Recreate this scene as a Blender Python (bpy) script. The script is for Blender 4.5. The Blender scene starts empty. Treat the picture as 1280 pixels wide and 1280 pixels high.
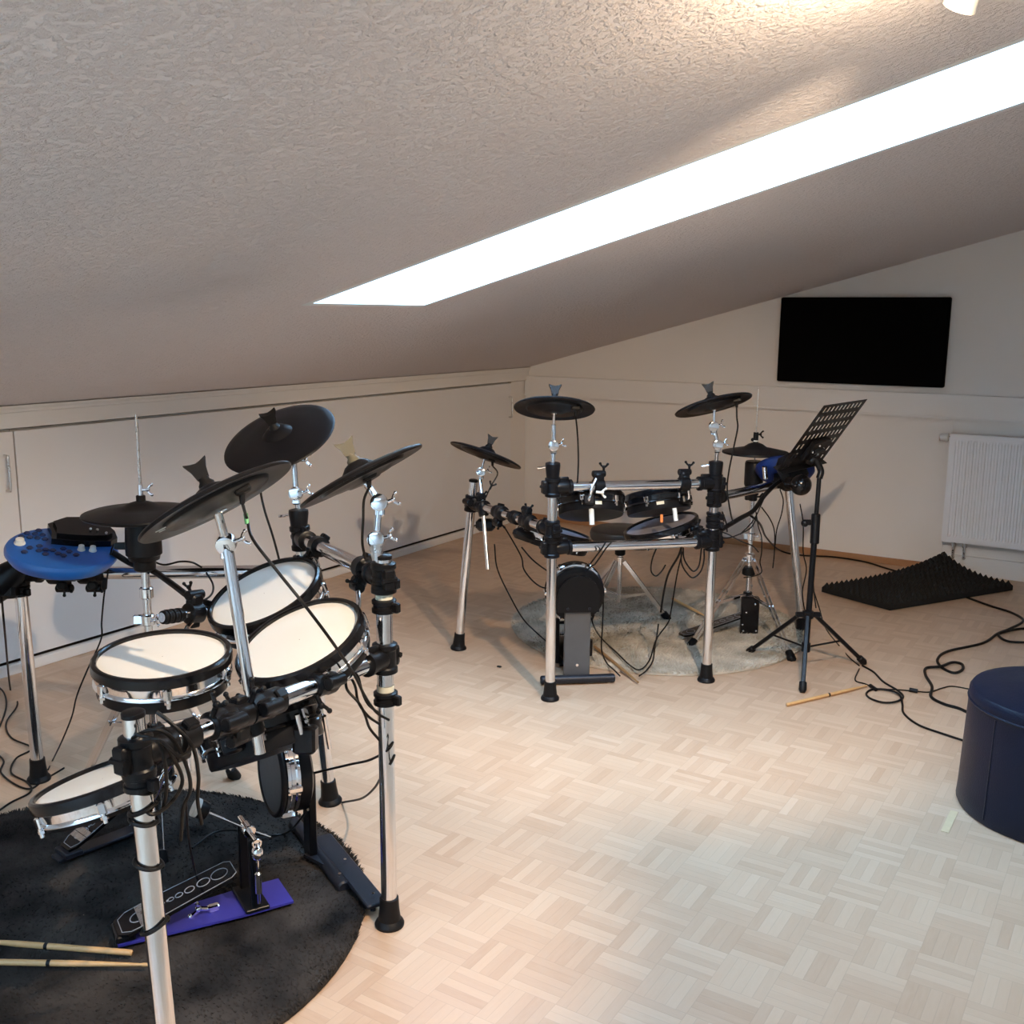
import bpy, math, random
from mathutils import Vector, Matrix, Quaternion
random.seed(7)
S = bpy.context.scene
COL = S.collection
PI = math.pi
V = Vector

# ------------------------------------------------------------------ camera frame used to measure real positions
FPX = 1299.2
CAM = V((3.9732, -6.5373, 1.5))
CR = V((0.84667656, 0.53204691, 0.00805466))
CU = V((-0.10640354, 0.15445568, 0.98225339))
CF = V((-0.5213608, 0.83250797, -0.18738568))
def ray(u, v): return CF + CR * ((u - 640) / FPX) - CU * ((v - 640) / FPX)
def D(u, v, t): return CAM + ray(u, v) * t
def FL(u, v, z=0.0):
    r = ray(u, v); return CAM + r * ((z - CAM.z) / r.z)
def GW(u, v, y=0.0):
    r = ray(u, v); return CAM + r * ((y - CAM.y) / r.y)
def LW(u, v, x=0.0):
    r = ray(u, v); return CAM + r * ((x - CAM.x) / r.x)
def lerp(a, b, s): return a + (b - a) * s

# ------------------------------------------------------------------ mesh builder
def frame(z, hint=None):
    z = V(z).normalized()
    h = V(hint) if hint is not None else (V((0, 0, 1)) if abs(z.z) < .9 else V((1, 0, 0)))
    x = (h - z * h.dot(z)).normalized()
    y = z.cross(x)
    return x, y, z
class MB:
    def __init__(s): s.v = []; s.f = []
    def add(s, vs, fs):
        n = len(s.v); s.v += [V(p) for p in vs]; s.f += [tuple(i + n for i in f) for f in fs]; return s
    def box(s, c, sx, sy, sz, ax=None, ay=None, az=None, bev=0.0):
        c = V(c); ax = V(ax or (1, 0, 0)); ay = V(ay or (0, 1, 0)); az = V(az or (0, 0, 1))
        hx, hy, hz = sx / 2, sy / 2, sz / 2
        if bev <= 0:
            vs = [c + ax * i * hx + ay * j * hy + az * k * hz for i in (-1, 1) for j in (-1, 1) for k in (-1, 1)]
            return s.add(vs, [(0, 1, 3, 2), (4, 6, 7, 5), (0, 4, 5, 1), (2, 3, 7, 6), (0, 2, 6, 4), (1, 5, 7, 3)])
        b = min(bev, hx * .9, hy * .9, hz * .9)
        ring = [(-hx + b, -hy), (hx - b, -hy), (hx, -hy + b), (hx, hy - b), (hx - b, hy), (-hx + b, hy), (-hx, hy - b), (-hx, -hy + b)]
        def sc(p, d): return (p[0] - math.copysign(min(d, abs(p[0])), p[0]), p[1] - math.copysign(min(d, abs(p[1])), p[1]))
        L = [(-hz, b), (-hz + b, 0), (hz - b, 0), (hz, b)]
        vs = []
        for z, d in L:
            for p in ring:
                q = sc(p, d); vs.append(c + ax * q[0] + ay * q[1] + az * z)
        fs = [tuple(range(7, -1, -1)), tuple(range(24, 32))]
        for l in range(3):
            for i in range(8):
                j = (i + 1) % 8; fs.append((l * 8 + i, l * 8 + j, (l + 1) * 8 + j, (l + 1) * 8 + i))
        return s.add(vs, fs)
    def lathe(s, o, z, prof, n=32, hint=None, sx=1.0, sy=1.0, cap=True):
        x, y, z = frame(z, hint); o = V(o); vs = []; fs = []
        for r, h in prof:
            for i in range(n):
                a = 2 * PI * i / n
                vs.append(o + x * (r * sx * math.cos(a)) + y * (r * sy * math.sin(a)) + z * h)
        m = len(prof)
        for l in range(m - 1):
            for i in range(n):
                j = (i + 1) % n; fs.append((l * n + i, l * n + j, (l + 1) * n + j, (l + 1) * n + i))
        if cap:
            fs.append(tuple(range(n - 1, -1, -1))); fs.append(tuple(range((m - 1) * n, m * n)))
        return s.add(vs, fs)
    def cyl(s, a, b, r, r2=None, n=16, bev=0.0):
        a = V(a); b = V(b); L = (b - a).length
        r2 = r if r2 is None else r2
        if bev > 0:
            prof = [(r - bev, 0), (r, bev), (r2, L - bev), (r2 - bev, L)]
        else: prof = [(r, 0), (r2, L)]
        return s.lathe(a, b - a, prof, n)
    def ball(s, c, r, n=12, sq=1.0, z=(0, 0, 1)):
        prof = [(max(1e-4, r * math.sin(PI * i / n)), -r * sq * math.cos(PI * i / n)) for i in range(n + 1)]
        return s.lathe(c, z, prof, n * 2)
    def torus(s, c, z, R, r, n=32, m=8, a0=0, a1=2 * PI, hint=None):
        x, y, z = frame(z, hint); c = V(c)
        full = abs(a1 - a0 - 2 * PI) < 1e-6
        k = n if full else n + 1; vs = []; fs = []
        for i in range(k):
            a = a0 + (a1 - a0) * i / n; d = x * math.cos(a) + y * math.sin(a)
            for j in range(m):
                b = 2 * PI * j / m; vs.append(c + d * (R + r * math.cos(b)) + z * (r * math.sin(b)))
        for i in range(n):
            i2 = (i + 1) % k
            for j in range(m):
                j2 = (j + 1) % m; fs.append((i * m + j, i2 * m + j, i2 * m + j2, i * m + j2))
        return s.add(vs, fs)
    def tube(s, pts, r, n=8, smooth=6, cap=True):
        pts = [V(p) for p in pts]
        if smooth and len(pts) > 2:
            q = [pts[0] * 2 - pts[1]] + pts + [pts[-1] * 2 - pts[-2]]; out = []
            for i in range(1, len(q) - 2):
                for k in range(smooth):
                    t = k / smooth; a, b, c, d = q[i - 1], q[i], q[i + 1], q[i + 2]
                    out.append(.5 * ((2 * b) + (c - a) * t + (2 * a - 5 * b + 4 * c - d) * t * t + (3 * b - a - 3 * c + d) * t ** 3))
            out.append(pts[-1]); pts = out
        vs = []; fs = []; x = None
        for i, p in enumerate(pts):
            d = (pts[min(i + 1, len(pts) - 1)] - pts[max(i - 1, 0)])
            if d.length < 1e-7: d = V((0, 0, 1))
            d.normalize()
            if x is None: x = frame(d)[0]
            x = (x - d * x.dot(d));
            if x.length < 1e-5: x = frame(d)[0]
            x.normalize(); y = d.cross(x)
            for j in range(n):
                a = 2 * PI * j / n; vs.append(p + x * r * math.cos(a) + y * r * math.sin(a))
        for i in range(len(pts) - 1):
            for j in range(n):
                k = (j + 1) % n; fs.append((i * n + j, i * n + k, (i + 1) * n + k, (i + 1) * n + j))
        if cap: fs.append(tuple(range(n - 1, -1, -1))); m = (len(pts) - 1) * n; fs.append(tuple(range(m, m + n)))
        return s.add(vs, fs)
    def prism(s, poly, z, h, o=(0, 0, 0), x=(1, 0, 0), y=(0, 1, 0)):
        o = V(o); x = V(x); y = V(y); z = V(z).normalized(); n = len(poly)
        vs = [o + x * a + y * b for a, b in poly] + [o + x * a + y * b + z * h for a, b in poly]
        fs = [tuple(range(n - 1, -1, -1)), tuple(range(n, 2 * n))] + [(i, (i + 1) % n, n + (i + 1) % n, n + i) for i in range(n)]
        return s.add(vs, fs)
    def build(s, name, m, parent=None, smooth=True, angle=35):
        off = V((0, 0, 0))
        p = parent
        while p is not None and p.parent is not None: p = p.parent
        if p is not None: off = p.location.copy()
        else:
            lo = [min(v[i] for v in s.v) for i in range(3)]; hi = [max(v[i] for v in s.v) for i in range(3)]
            off = V(((lo[0] + hi[0]) / 2, (lo[1] + hi[1]) / 2, lo[2]))
        me = bpy.data.meshes.new(name)
        me.from_pydata([tuple(v - off) for v in s.v], [], s.f); me.update()
        me.materials.append(m)
        if smooth:
            me.polygons.foreach_set('use_smooth', [True] * len(me.polygons))
            me.set_sharp_from_angle(angle=math.radians(angle))
        o = bpy.data.objects.new(name, me); COL.objects.link(o)
        if parent is not None: o.parent = parent
        else: o.location = off
        return o
def thing(name, label, cat, loc, group=None):
    o = bpy.data.objects.new(name, None); COL.objects.link(o); o.location = V(loc)
    o.empty_display_size = .05
    o['label'] = label; o['category'] = cat
    if group: o['group'] = group
    return o
def tag(o, label, cat, group=None, kind=None):
    o['label'] = label; o['category'] = cat
    if group: o['group'] = group
    if kind: o['kind'] = kind
    return o
def struct(o): o['kind'] = 'structure'; return o

# ------------------------------------------------------------------ materials
def mat(name, col, rough=.5, metal=0.0, spec=.5, noise=0.0, nscale=40, bump=0.0, bscale=200, coat=0.0, sheen=0.0):
    m = bpy.data.materials.new(name); m.use_nodes = True; N = m.node_tree.nodes; L = m.node_tree.links
    b = N['Principled BSDF']; b.inputs['Base Color'].default_value = (*col, 1)
    b.inputs['Roughness'].default_value = rough; b.inputs['Metallic'].default_value = metal
    b.inputs['Specular IOR Level'].default_value = spec
    if coat: b.inputs['Coat Weight'].default_value = coat; b.inputs['Coat Roughness'].default_value = .08
    if sheen: b.inputs['Sheen Weight'].default_value = sheen
    tc = N.new('ShaderNodeTexCoord')
    nz = N.new('ShaderNodeTexNoise'); nz.inputs['Scale'].default_value = nscale; nz.inputs['Detail'].default_value = 4
    L.new(tc.outputs['Object'], nz.inputs['Vector'])
    mr = N.new('ShaderNodeMapRange'); mr.inputs['To Min'].default_value = 1 - noise; mr.inputs['To Max'].default_value = 1 + noise
    L.new(nz.outputs['Fac'], mr.inputs['Value'])
    mx = N.new('ShaderNodeVectorMath'); mx.operation = 'SCALE'; mx.inputs[0].default_value = col
    L.new(mr.outputs[0], mx.inputs['Scale']); L.new(mx.outputs[0], b.inputs['Base Color'])
    rr = N.new('ShaderNodeMapRange'); rr.inputs['To Min'].default_value = max(.02, rough * .85); rr.inputs['To Max'].default_value = min(1, rough * 1.15)
    L.new(nz.outputs['Fac'], rr.inputs['Value']); L.new(rr.outputs[0], b.inputs['Roughness'])
    if bump:
        n2 = N.new('ShaderNodeTexNoise'); n2.inputs['Scale'].default_value = bscale; n2.inputs['Detail'].default_value = 3
        L.new(tc.outputs['Object'], n2.inputs['Vector'])
        bp = N.new('ShaderNodeBump'); bp.inputs['Strength'].default_value = 1; bp.inputs['Distance'].default_value = bump
        L.new(n2.outputs['Fac'], bp.inputs['Height']); L.new(bp.outputs[0], b.inputs['Normal'])
    return m
WALL = mat('painted_wall', (.80, .75, .69), .75, noise=.02, nscale=3, bump=.0006, bscale=60)
WHITE = mat('white_lacquer', (.79, .76, .73), .45, noise=.015, nscale=5)
TRIM = mat('trim_white', (.80, .76, .71), .5, noise=.02, nscale=5)
REVEAL = mat('reveal_white', (.85, .87, .86), .7, noise=.01)
RADM = mat('radiator_enamel', (.82, .80, .79), .35, noise=.01)
CHROME = mat('chrome', (.80, .81, .84), .13, 1.0, noise=.02, nscale=30)
CHROME2 = mat('polished_chrome', (.86, .86, .88), .07, 1.0)
STEEL = mat('brushed_steel', (.62, .61, .60), .28, 1.0, noise=.05, nscale=80)
BLK = mat('black_plastic', (.006, .006, .0072), .34, spec=.2, noise=.15)
BLKG = mat('black_gloss', (.006, .006, .0075), .18, spec=.35, noise=.1)
RUB = mat('black_rubber', (.008, .0078, .0085), .48, spec=.18, noise=.15, bump=.0003, bscale=400)
CYMT = mat('cymbal_rubber', (.008, .0078, .0095), .40, spec=.16, noise=.12, nscale=20)
GREY = mat('grey_plate', (.085, .087, .092), .5, noise=.08)
DGREY = mat('dark_grey_metal', (.018, .019, .026), .42, .2, spec=.3, noise=.08)
MESHH = mat('mesh_head_white', (.80, .78, .72), .6, noise=.02, nscale=200, bump=.0002, bscale=900)
MESHG = mat('mesh_head_grey', (.30, .30, .36), .6, noise=.03, nscale=200)
CABLE = mat('cable_black', (.006, .0055, .0055), .45, spec=.2, noise=.1)
BLUE = mat('module_blue', (.012, .105, .40), .33, noise=.05, nscale=15, coat=.2)
BLUE_SHADED = mat('module_blue_shaded', (.006, .022, .13), .4, spec=.25, noise=.05)  # module blue darkened, shade put into the colour for the far module
BLUED = mat('module_navy', (.006, .014, .075), .3)
PURP = mat('plate_violet', (.06, .055, .40), .32, .35, noise=.1)
WOOD = mat('stick_wood', (.62, .36, .15), .45, noise=.15, nscale=60)
WOODD = mat('stick_wood_dark', (.34, .19, .08), .5, noise=.2, nscale=60)
SKIRT = mat('skirting_wood', (.40, .20, .09), .5, noise=.15, nscale=25)
NAVY = mat('navy_leather', (.005, .0075, .020), .40, spec=.25, noise=.12, nscale=12, bump=.0008, bscale=250)
FOAM = mat('foam_charcoal', (.012, .012, .0125), .85, spec=.25, noise=.2, nscale=80, bump=.0006, bscale=500)
PANEL = mat('panel_black_fabric', (.0022, .0021, .0022), .95, spec=.05, noise=.2)
LIGHTP = mat('off_white_plastic', (.70, .68, .62), .4)
LABELM = mat('label_cream', (.62, .60, .48), .5, noise=.05)
ORANGE = mat('orange_tape', (.80, .22, .05), .5)
GREENT = mat('green_tape', (.10, .35, .16), .5)
BOOTG = mat('boot_olive', (.11, .10, .07), .4)
DASH = mat('white_mark', (.75, .75, .70), .5)
LINE = mat('grey_line_print', (.30, .30, .32), .45)
STOOLM = mat('brown_black_vinyl', (.022, .017, .014), .45, noise=.1)
TAPE = mat('pale_wood_patch', (.66, .50, .30), .5, noise=.1, nscale=40)
GAP = mat('dark_gap', (.05, .04, .035), .9)

def ceiling_mat():
    m = bpy.data.materials.new('roughcast_plaster'); m.use_nodes = True; N = m.node_tree.nodes; L = m.node_tree.links
    b = N['Principled BSDF']; b.inputs['Base Color'].default_value = (.81, .745, .73, 1); b.inputs['Roughness'].default_value = .85
    b.inputs['Specular IOR Level'].default_value = .2
    tc = N.new('ShaderNodeTexCoord')
    a = N.new('ShaderNodeTexNoise'); a.inputs['Scale'].default_value = 70; a.inputs['Detail'].default_value = 5; a.inputs['Roughness'].default_value = .6
    c = N.new('ShaderNodeTexNoise'); c.inputs['Scale'].default_value = 210; c.inputs['Detail'].default_value = 3
    L.new(tc.outputs['Object'], a.inputs['Vector']); L.new(tc.outputs['Object'], c.inputs['Vector'])
    r = N.new('ShaderNodeValToRGB'); r.color_ramp.elements[0].position = .45; r.color_ramp.elements[1].position = .68
    L.new(a.outputs['Fac'], r.inputs['Fac'])
    ad = N.new('ShaderNodeMath'); ad.operation = 'ADD'; L.new(r.outputs['Color'], ad.inputs[0])
    mu = N.new('ShaderNodeMath'); mu.operation = 'MULTIPLY'; mu.inputs[1].default_value = .35; L.new(c.outputs['Fac'], mu.inputs[0]); L.new(mu.outputs[0], ad.inputs[1])
    bp = N.new('ShaderNodeBump'); bp.inputs['Strength'].default_value = 1; bp.inputs['Distance'].default_value = .0042
    L.new(ad.outputs[0], bp.inputs['Height']); L.new(bp.outputs[0], b.inputs['Normal'])
    return m
CEIL = ceiling_mat()

def parquet_mat():
    m = bpy.data.materials.new('mosaic_parquet'); m.use_nodes = True; N = m.node_tree.nodes; L = m.node_tree.links
    b = N['Principled BSDF']
    def math_(op, a, bb=None, c=None):
        n = N.new('ShaderNodeMath'); n.operation = op
        for i, v in enumerate((a, bb, c)):
            if v is None: continue
            if isinstance(v, (int, float)): n.inputs[i].default_value = v
            else: L.new(v, n.inputs[i])
        return n.outputs[0]
    tc = N.new('ShaderNodeTexCoord'); sp = N.new('ShaderNodeSeparateXYZ'); L.new(tc.outputs['Object'], sp.inputs[0])
    T = .128
    u = math_('DIVIDE', sp.outputs['X'], T); v = math_('DIVIDE', sp.outputs['Y'], T)
    iu = math_('FLOOR', u); iv = math_('FLOOR', v)
    fu = math_('SUBTRACT', u, iu); fv = math_('SUBTRACT', v, iv)
    par = math_('FLOORED_MODULO', math_('ADD', iu, iv), 2.0)
    # across coordinate: x when parity 0, y when parity 1
    ac = math_('ADD', math_('MULTIPLY', fu, math_('SUBTRACT', 1.0, par)), math_('MULTIPLY', fv, par))
    al = math_('ADD', math_('MULTIPLY', fv, math_('SUBTRACT', 1.0, par)), math_('MULTIPLY', fu, par))
    s5 = math_('MULTIPLY', ac, 5.0); si = math_('FLOOR', s5); sf = math_('SUBTRACT', s5, si)
    cb = N.new('ShaderNodeCombineXYZ'); L.new(iu, cb.inputs[0]); L.new(iv, cb.inputs[1]); L.new(si, cb.inputs[2])
    wn = N.new('ShaderNodeTexWhiteNoise'); wn.noise_dimensions = '3D'; L.new(cb.outputs[0], wn.inputs['Vector'])
    cb2 = N.new('ShaderNodeCombineXYZ'); L.new(iu, cb2.inputs[0]); L.new(iv, cb2.inputs[1])
    wb = N.new('ShaderNodeTexWhiteNoise'); wb.noise_dimensions = '2D'; L.new(cb2.outputs[0], wb.inputs['Vector'])
    # grain stretched along the strip
    gx = N.new('ShaderNodeCombineXYZ')
    L.new(math_('ADD', math_('MULTIPLY', ac, 5.0), math_('MULTIPLY', iu, 7.3)), gx.inputs[0])
    L.new(math_('ADD', math_('MULTIPLY', al, .7), math_('MULTIPLY', iv, 5.1)), gx.inputs[1])
    L.new(wn.outputs['Value'], gx.inputs[2])
    gn = N.new('ShaderNodeTexNoise'); gn.inputs['Scale'].default_value = 3.2; gn.inputs['Detail'].default_value = 5; L.new(gx.outputs[0], gn.inputs['Vector'])
    big = N.new('ShaderNodeTexNoise'); big.inputs['Scale'].default_value = 1.3; big.inputs['Detail'].default_value = 3; L.new(tc.outputs['Object'], big.inputs['Vector'])
    k = math_('ADD', math_('ADD', math_('MULTIPLY', wn.outputs['Value'], .50), math_('MULTIPLY', wb.outputs['Value'], .16)), math_('MULTIPLY', gn.outputs['Fac'], .34))
    k = math_('ADD', k, math_('MULTIPLY', math_('SUBTRACT', big.outputs['Fac'], .5), .25))
    rp = N.new('ShaderNodeValToRGB'); e = rp.color_ramp.elements
    e[0].position = .05; e[0].color = (.475, .298, .182, 1)
    e[1].position = .95; e[1].color = (.640, .455, .312, 1)
    e2 = rp.color_ramp.elements.new(.35); e2.color = (.545, .360, .233, 1)
    e3 = rp.color_ramp.elements.new(.65); e3.color = (.595, .408, .270, 1)
    L.new(k, rp.inputs['Fac'])
    # seams
    e_s = math_('MINIMUM', sf, math_('SUBTRACT', 1.0, sf)); seam = math_('LESS_THAN', e_s, .035)
    e_l = math_('MINIMUM', al, math_('SUBTRACT', 1.0, al)); seam2 = math_('LESS_THAN', e_l, .009)
    sm = math_('MAXIMUM', seam, seam2)
    mx = N.new('ShaderNodeMix'); mx.data_type = 'RGBA'; L.new(math_('MULTIPLY', sm, .16), mx.inputs['Factor'])
    L.new(rp.outputs['Color'], mx.inputs[6]); mx.inputs[7].default_value = (.22, .15, .10, 1)
    L.new(mx.outputs[2], b.inputs['Base Color'])
    rr = N.new('ShaderNodeMapRange'); rr.inputs['To Min'].default_value = .30; rr.inputs['To Max'].default_value = .46
    L.new(gn.outputs['Fac'], rr.inputs['Value']); L.new(rr.outputs[0], b.inputs['Roughness'])
    bp = N.new('ShaderNodeBump'); bp.inputs['Distance'].default_value = .0006; bp.inputs['Strength'].default_value = .5
    L.new(math_('SUBTRACT', math_('MULTIPLY', gn.outputs['Fac'], .5), sm), bp.inputs['Height']); L.new(bp.outputs[0], b.inputs['Normal'])
    return m
FLOORM = parquet_mat()
def rug_mat(name, c0, c1, scale=3):
    m = bpy.data.materials.new(name); m.use_nodes = True; N = m.node_tree.nodes; L = m.node_tree.links
    b = N['Principled BSDF']; b.inputs['Roughness'].default_value = .8; b.inputs['Specular IOR Level'].default_value = .25
    b.inputs['Specular IOR Level'].default_value = .1
    tc = N.new('ShaderNodeTexCoord'); n1 = N.new('ShaderNodeTexNoise'); n1.inputs['Scale'].default_value = scale; n1.inputs['Detail'].default_value = 6
    L.new(tc.outputs['Object'], n1.inputs['Vector'])
    rp = N.new('ShaderNodeValToRGB'); rp.color_ramp.elements[0].position = .35; rp.color_ramp.elements[1].position = .68
    rp.color_ramp.elements[0].color = (*c0, 1); rp.color_ramp.elements[1].color = (*c1, 1)
    L.new(n1.outputs['Fac'], rp.inputs['Fac']); L.new(rp.outputs['Color'], b.inputs['Base Color'])
    return m
RUGB = rug_mat('rug_black_pile', (.007, .0066, .007), (.060, .050, .043), 5)
RUGG = rug_mat('rug_grey_pile', (.36, .315, .245), (.68, .60, .49), 6)

# ------------------------------------------------------------------ room shell
K = .269; Z0 = 1.1154; XR = 6.2; YB = -8.2
def cz(x): return Z0 + K * x
b = MB().box((XR / 2, YB / 2, -.05), XR + .4, -YB + .4, .1); o = b.build('floor', FLOORM, smooth=False); struct(o)
# keep parquet aligned: object origin at floor centre is fine
# ceiling with two long roof-light openings (the second, unseen behind the camera, added for ambient light)
hx0, hx1, hy0, hy1 = 1.508, 3.95, -3.935, -3.26
gy0, gy1 = -7.95, -6.88
b = MB()
TH = .06
nrm = V((-K, 0, 1)).normalized()
def slab(x0, x1, y0, y1):
    v = [V((x0, y0, cz(x0))), V((x1, y0, cz(x1))), V((x1, y1, cz(x1))), V((x0, y1, cz(x0)))]
    w = [p + nrm * TH for p in v]
    b.add(v + w, [(0, 3, 2, 1), (4, 5, 6, 7), (0, 1, 5, 4), (1, 2, 6, 5), (2, 3, 7, 6), (3, 0, 4, 7)])
slab(-.05, hx0, YB, .1); slab(hx1, XR + .1, YB, .1); slab(hx0, hx1, YB, gy0); slab(hx0, hx1, gy1, hy0); slab(hx0, hx1, hy1, .1)
struct(b.build('ceiling', CEIL, smooth=False))
gm = bpy.data.materials.new('window_glass'); gm.use_nodes = True
N = gm.node_tree.nodes; L = gm.node_tree.links; N.clear()
out = N.new('ShaderNodeOutputMaterial'); tr = N.new('ShaderNodeBsdfTransparent'); tr.inputs[0].default_value = (.93, .98, .97, 1)
gl = N.new('ShaderNodeBsdfGlossy'); gl.inputs['Roughness'].default_value = .02; mx = N.new('ShaderNodeMixShader'); mx.inputs[0].default_value = .06
L.new(tr.outputs[0], mx.inputs[1]); L.new(gl.outputs[0], mx.inputs[2]); L.new(mx.outputs[0], out.inputs[0])
DEP = .42; WIN = []
def roof_window(idx, y0, y1):
    b = MB()
    def wallq(p, q, up):
        n_ = (q - p).cross(up).normalized()
        b.add([p, q, q + up, p + up, p - n_ * .03, q - n_ * .03, q + up - n_ * .03, p + up - n_ * .03],
              [(0, 1, 2, 3), (7, 6, 5, 4), (0, 4, 5, 1), (1, 5, 6, 2), (2, 6, 7, 3), (3, 7, 4, 0)])
    c00 = V((hx0, y0, cz(hx0))); c10 = V((hx1, y0, cz(hx1))); c11 = V((hx1, y1, cz(hx1))); c01 = V((hx0, y1, cz(hx0)))
    upv = nrm * DEP
    wallq(c00, c10, upv); wallq(c10, c11, upv); wallq(c11, c01, upv); wallq(c01, c00, upv)
    struct(b.build('trim_%d' % (idx + 7), REVEAL, smooth=False))
    cc = lerp(c00, c11, .5) + upv
    wroot = bpy.data.objects.new('window_%d' % idx, None); COL.objects.link(wroot); wroot.location = cc; struct(wroot)
    b = MB(); fx = (c10 - c00).normalized(); fy = V((0, 1, 0)); LX = (c10 - c00).length; LY = y1 - y0
    for sy in (-1, 1): b.box(cc + fy * sy * (LY / 2 - .02), LX, .05, .05, fx, fy, nrm)
    for k_ in range(4): b.box(cc + fx * (-LX / 2 + .02 + (LX - .04) * k_ / 3), .05, LY, .05, fx, fy, nrm)
    b.build('window_frame', TRIM, wroot, smooth=False)
    MB().box(cc + nrm * .01, LX - .02, LY - .02, .006, fx, fy, nrm).build('glass_pane', gm, wroot, smooth=False)
    WIN.append((cc, fx, fy, LX, LY))
roof_window(1, hy0, hy1); roof_window(2, gy0, gy1)  # second window is added out of view to lift the ambient daylight

# gable wall (y=0), side wall, rear wall, right wall
def gable(y0, y1, name):
    b = MB(); pl = [(-.1, -.05), (XR, -.05), (XR, cz(XR)), (-.1, cz(-.1))]
    b.prism(pl, (0, 1, 0), abs(y1 - y0), o=(0, min(y0, y1), 0), x=(1, 0, 0), y=(0, 0, 1))
    return struct(b.build(name, WALL, smooth=False))
gable(0, .1, 'wall_back'); gable(YB, YB - .1, 'wall_front')
struct(MB().box((XR + .05, YB / 2, cz(XR) / 2), .1, -YB, cz(XR) + .1).build('wall_right', WALL, smooth=False))
struct(MB().box((-.075, YB / 2, .56), .05, -YB, 1.16).build('wall_left', GAP, smooth=False))
# knee-wall cupboards on the left
KX = 0.0
ygaps = [YB, -6.2, -4.035, -3.425, -.215]
cup = []
def cupboard(y0, y1, label, handles, hl=.0):
    r = thing('knee_wall_cupboard', label, 'cupboard', (0, (y0 + y1) / 2, .05))
    MB().box((-.04, (y0 + y1) / 2, .535), .02, y1 - y0 - .004, .965).build('body', WHITE, r, smooth=False)
    d = MB().box((-.012, (y0 + y1) / 2, .535), .024, y1 - y0 - .006, .955, bev=.002).build('door', WHITE, r, smooth=False)
    for hy, hz, hh in handles:
        h = MB()
        h.tube([(0, hy, hz + hh / 2), (.022, hy, hz + hh / 2 - .002), (.028, hy, hz + hh / 2 - .014), (.028, hy, hz - hh / 2 + .014), (.022, hy, hz - hh / 2 + .002), (0, hy, hz - hh / 2)], .0055, n=10, smooth=4)
        h.build('handle', STEEL, d)
cupboard(YB + .01, -4.035, 'white knee wall cupboard door at the left edge with a steel bow handle', [(-4.085, .845, .145)])
cupboard(-4.035, -3.425, 'narrow white knee wall cupboard door behind the blue drum module', [])
cupboard(-3.425, -.215, 'long white knee wall cupboard front running to the room corner', [(-.245, .845, .145)])
# filler strip in the corner, plinth and top boards
struct(MB().box((-.03, -.105, .535), .04, .2, .97).build('trim_2', WALL, smooth=False))
struct(MB().box((.004, YB / 2, .022), .03, -YB, .044, bev=.003).build('baseboard_left', TRIM, smooth=False))
b = MB().box((0.0, YB / 2, 1.0575), .03, -YB, .065, bev=.003); b.box((.008, YB / 2, 1.098), .035, -YB, .018, bev=.003)
b.box((.016, YB / 2, 1.112), .03, -YB, .012)
struct(b.build('trim_3', TRIM, smooth=False))
# ledge board on the gable wall
b = MB().box((XR / 2, -.016, .987), XR, .032, .142, bev=.003); b.box((XR / 2, -.02, .921), XR, .036, .012)
struct(b.build('trim_4', TRIM, smooth=False))
struct(MB().box((1.46, -.008, .02), 2.92, .016, .04, bev=.002).build('baseboard_back', SKIRT, smooth=False))
struct(MB().box(((2.94 + XR) / 2, -.012, .055), XR - 2.94, .024, .11, bev=.003).build('trim_5', TRIM, smooth=False))
struct(MB().box((2.925, -.004, .46), .012, .008, .91).build('trim_6', WALL, smooth=False))
# black acoustic panel
a = GW(976.6, 371.6, -.05); c_ = GW(1179, 485, -.05)
o = MB().box(((a.x + c_.x) / 2, -.027, (a.z + c_.z) / 2), abs(c_.x - a.x) - .0, .05, a.z - c_.z, bev=.006).build('acoustic_panel', PANEL, smooth=False)
tag(o, 'black rectangular acoustic panel hung on the gable wall above the ledge', 'wall panel')

# radiator
rx0, rx1, rz0, rz1 = 2.935, 4.15, .2, .835
r = thing('radiator', 'white flat panel radiator with fine vertical ribs on the gable wall', 'radiator', ((rx0 + rx1) / 2, -.07, rz0))
b = MB(); pts = [];
nr = 36; w = (rx1 - rx0 - .04) / nr
prof = []
for i in range(nr):
    x0 = rx0 + .02 + i * w
    prof += [(x0, -.098), (x0 + w * .35, -.098), (x0 + w * .5, -.093), (x0 + w * .85, -.093)]
prof = [(rx0, -.098)] + prof + [(rx1, -.098)]
zs = [(rz0, 1), (rz0 + .02, 0), (rz0 + .05, 1), (rz1 - .05, 1), (rz1 - .02, 0), (rz1, 0)]
vs = []; fs = []; npf = len(prof)
for z, q in [(rz0, 0), (rz0 + .03, 0), (rz0 + .045, 1), (rz1 - .045, 1), (rz1 - .03, 0), (rz1, 0)]:
    for x, y in prof: vs.append((x, y if q else -.098, z))
for l in range(5):
    for i in range(npf - 1): fs.append((l * npf + i, l * npf + i + 1, (l + 1) * npf + i + 1, (l + 1) * npf + i))
b.add(vs, fs)
b.box(((rx0 + rx1) / 2, -.088, (rz0 + rz1) / 2), rx1 - rx0, .006, rz1 - rz0)
b.build('front_panel', RADM, r, smooth=False)
b = MB(); b.box(((rx0 + rx1) / 2, -.064, (rz0 + rz1) / 2), rx1 - rx0 - .02, .04, rz1 - rz0 - .03)
b.build('convector', GREY, r, smooth=False)
b = MB().box(((rx0 + rx1) / 2, -.066, rz1 - .002), rx1 - rx0, .06, .008); b.box((rx0 + .003, -.066, (rz0 + rz1) / 2), .006, .06, rz1 - rz0)
b.build('top_grille', RADM, r, smooth=False)
kn = D(1180, 546.5, GW(1180, 546.5, -.06).y * 0 + ((GW(1180, 546.5, -.06) - CAM).dot(CF)))
b = MB().cyl((rx0 - .062, -.06, kn.z), (rx0 - .012, -.06, kn.z), .021, .024, n=20, bev=.004)
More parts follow.
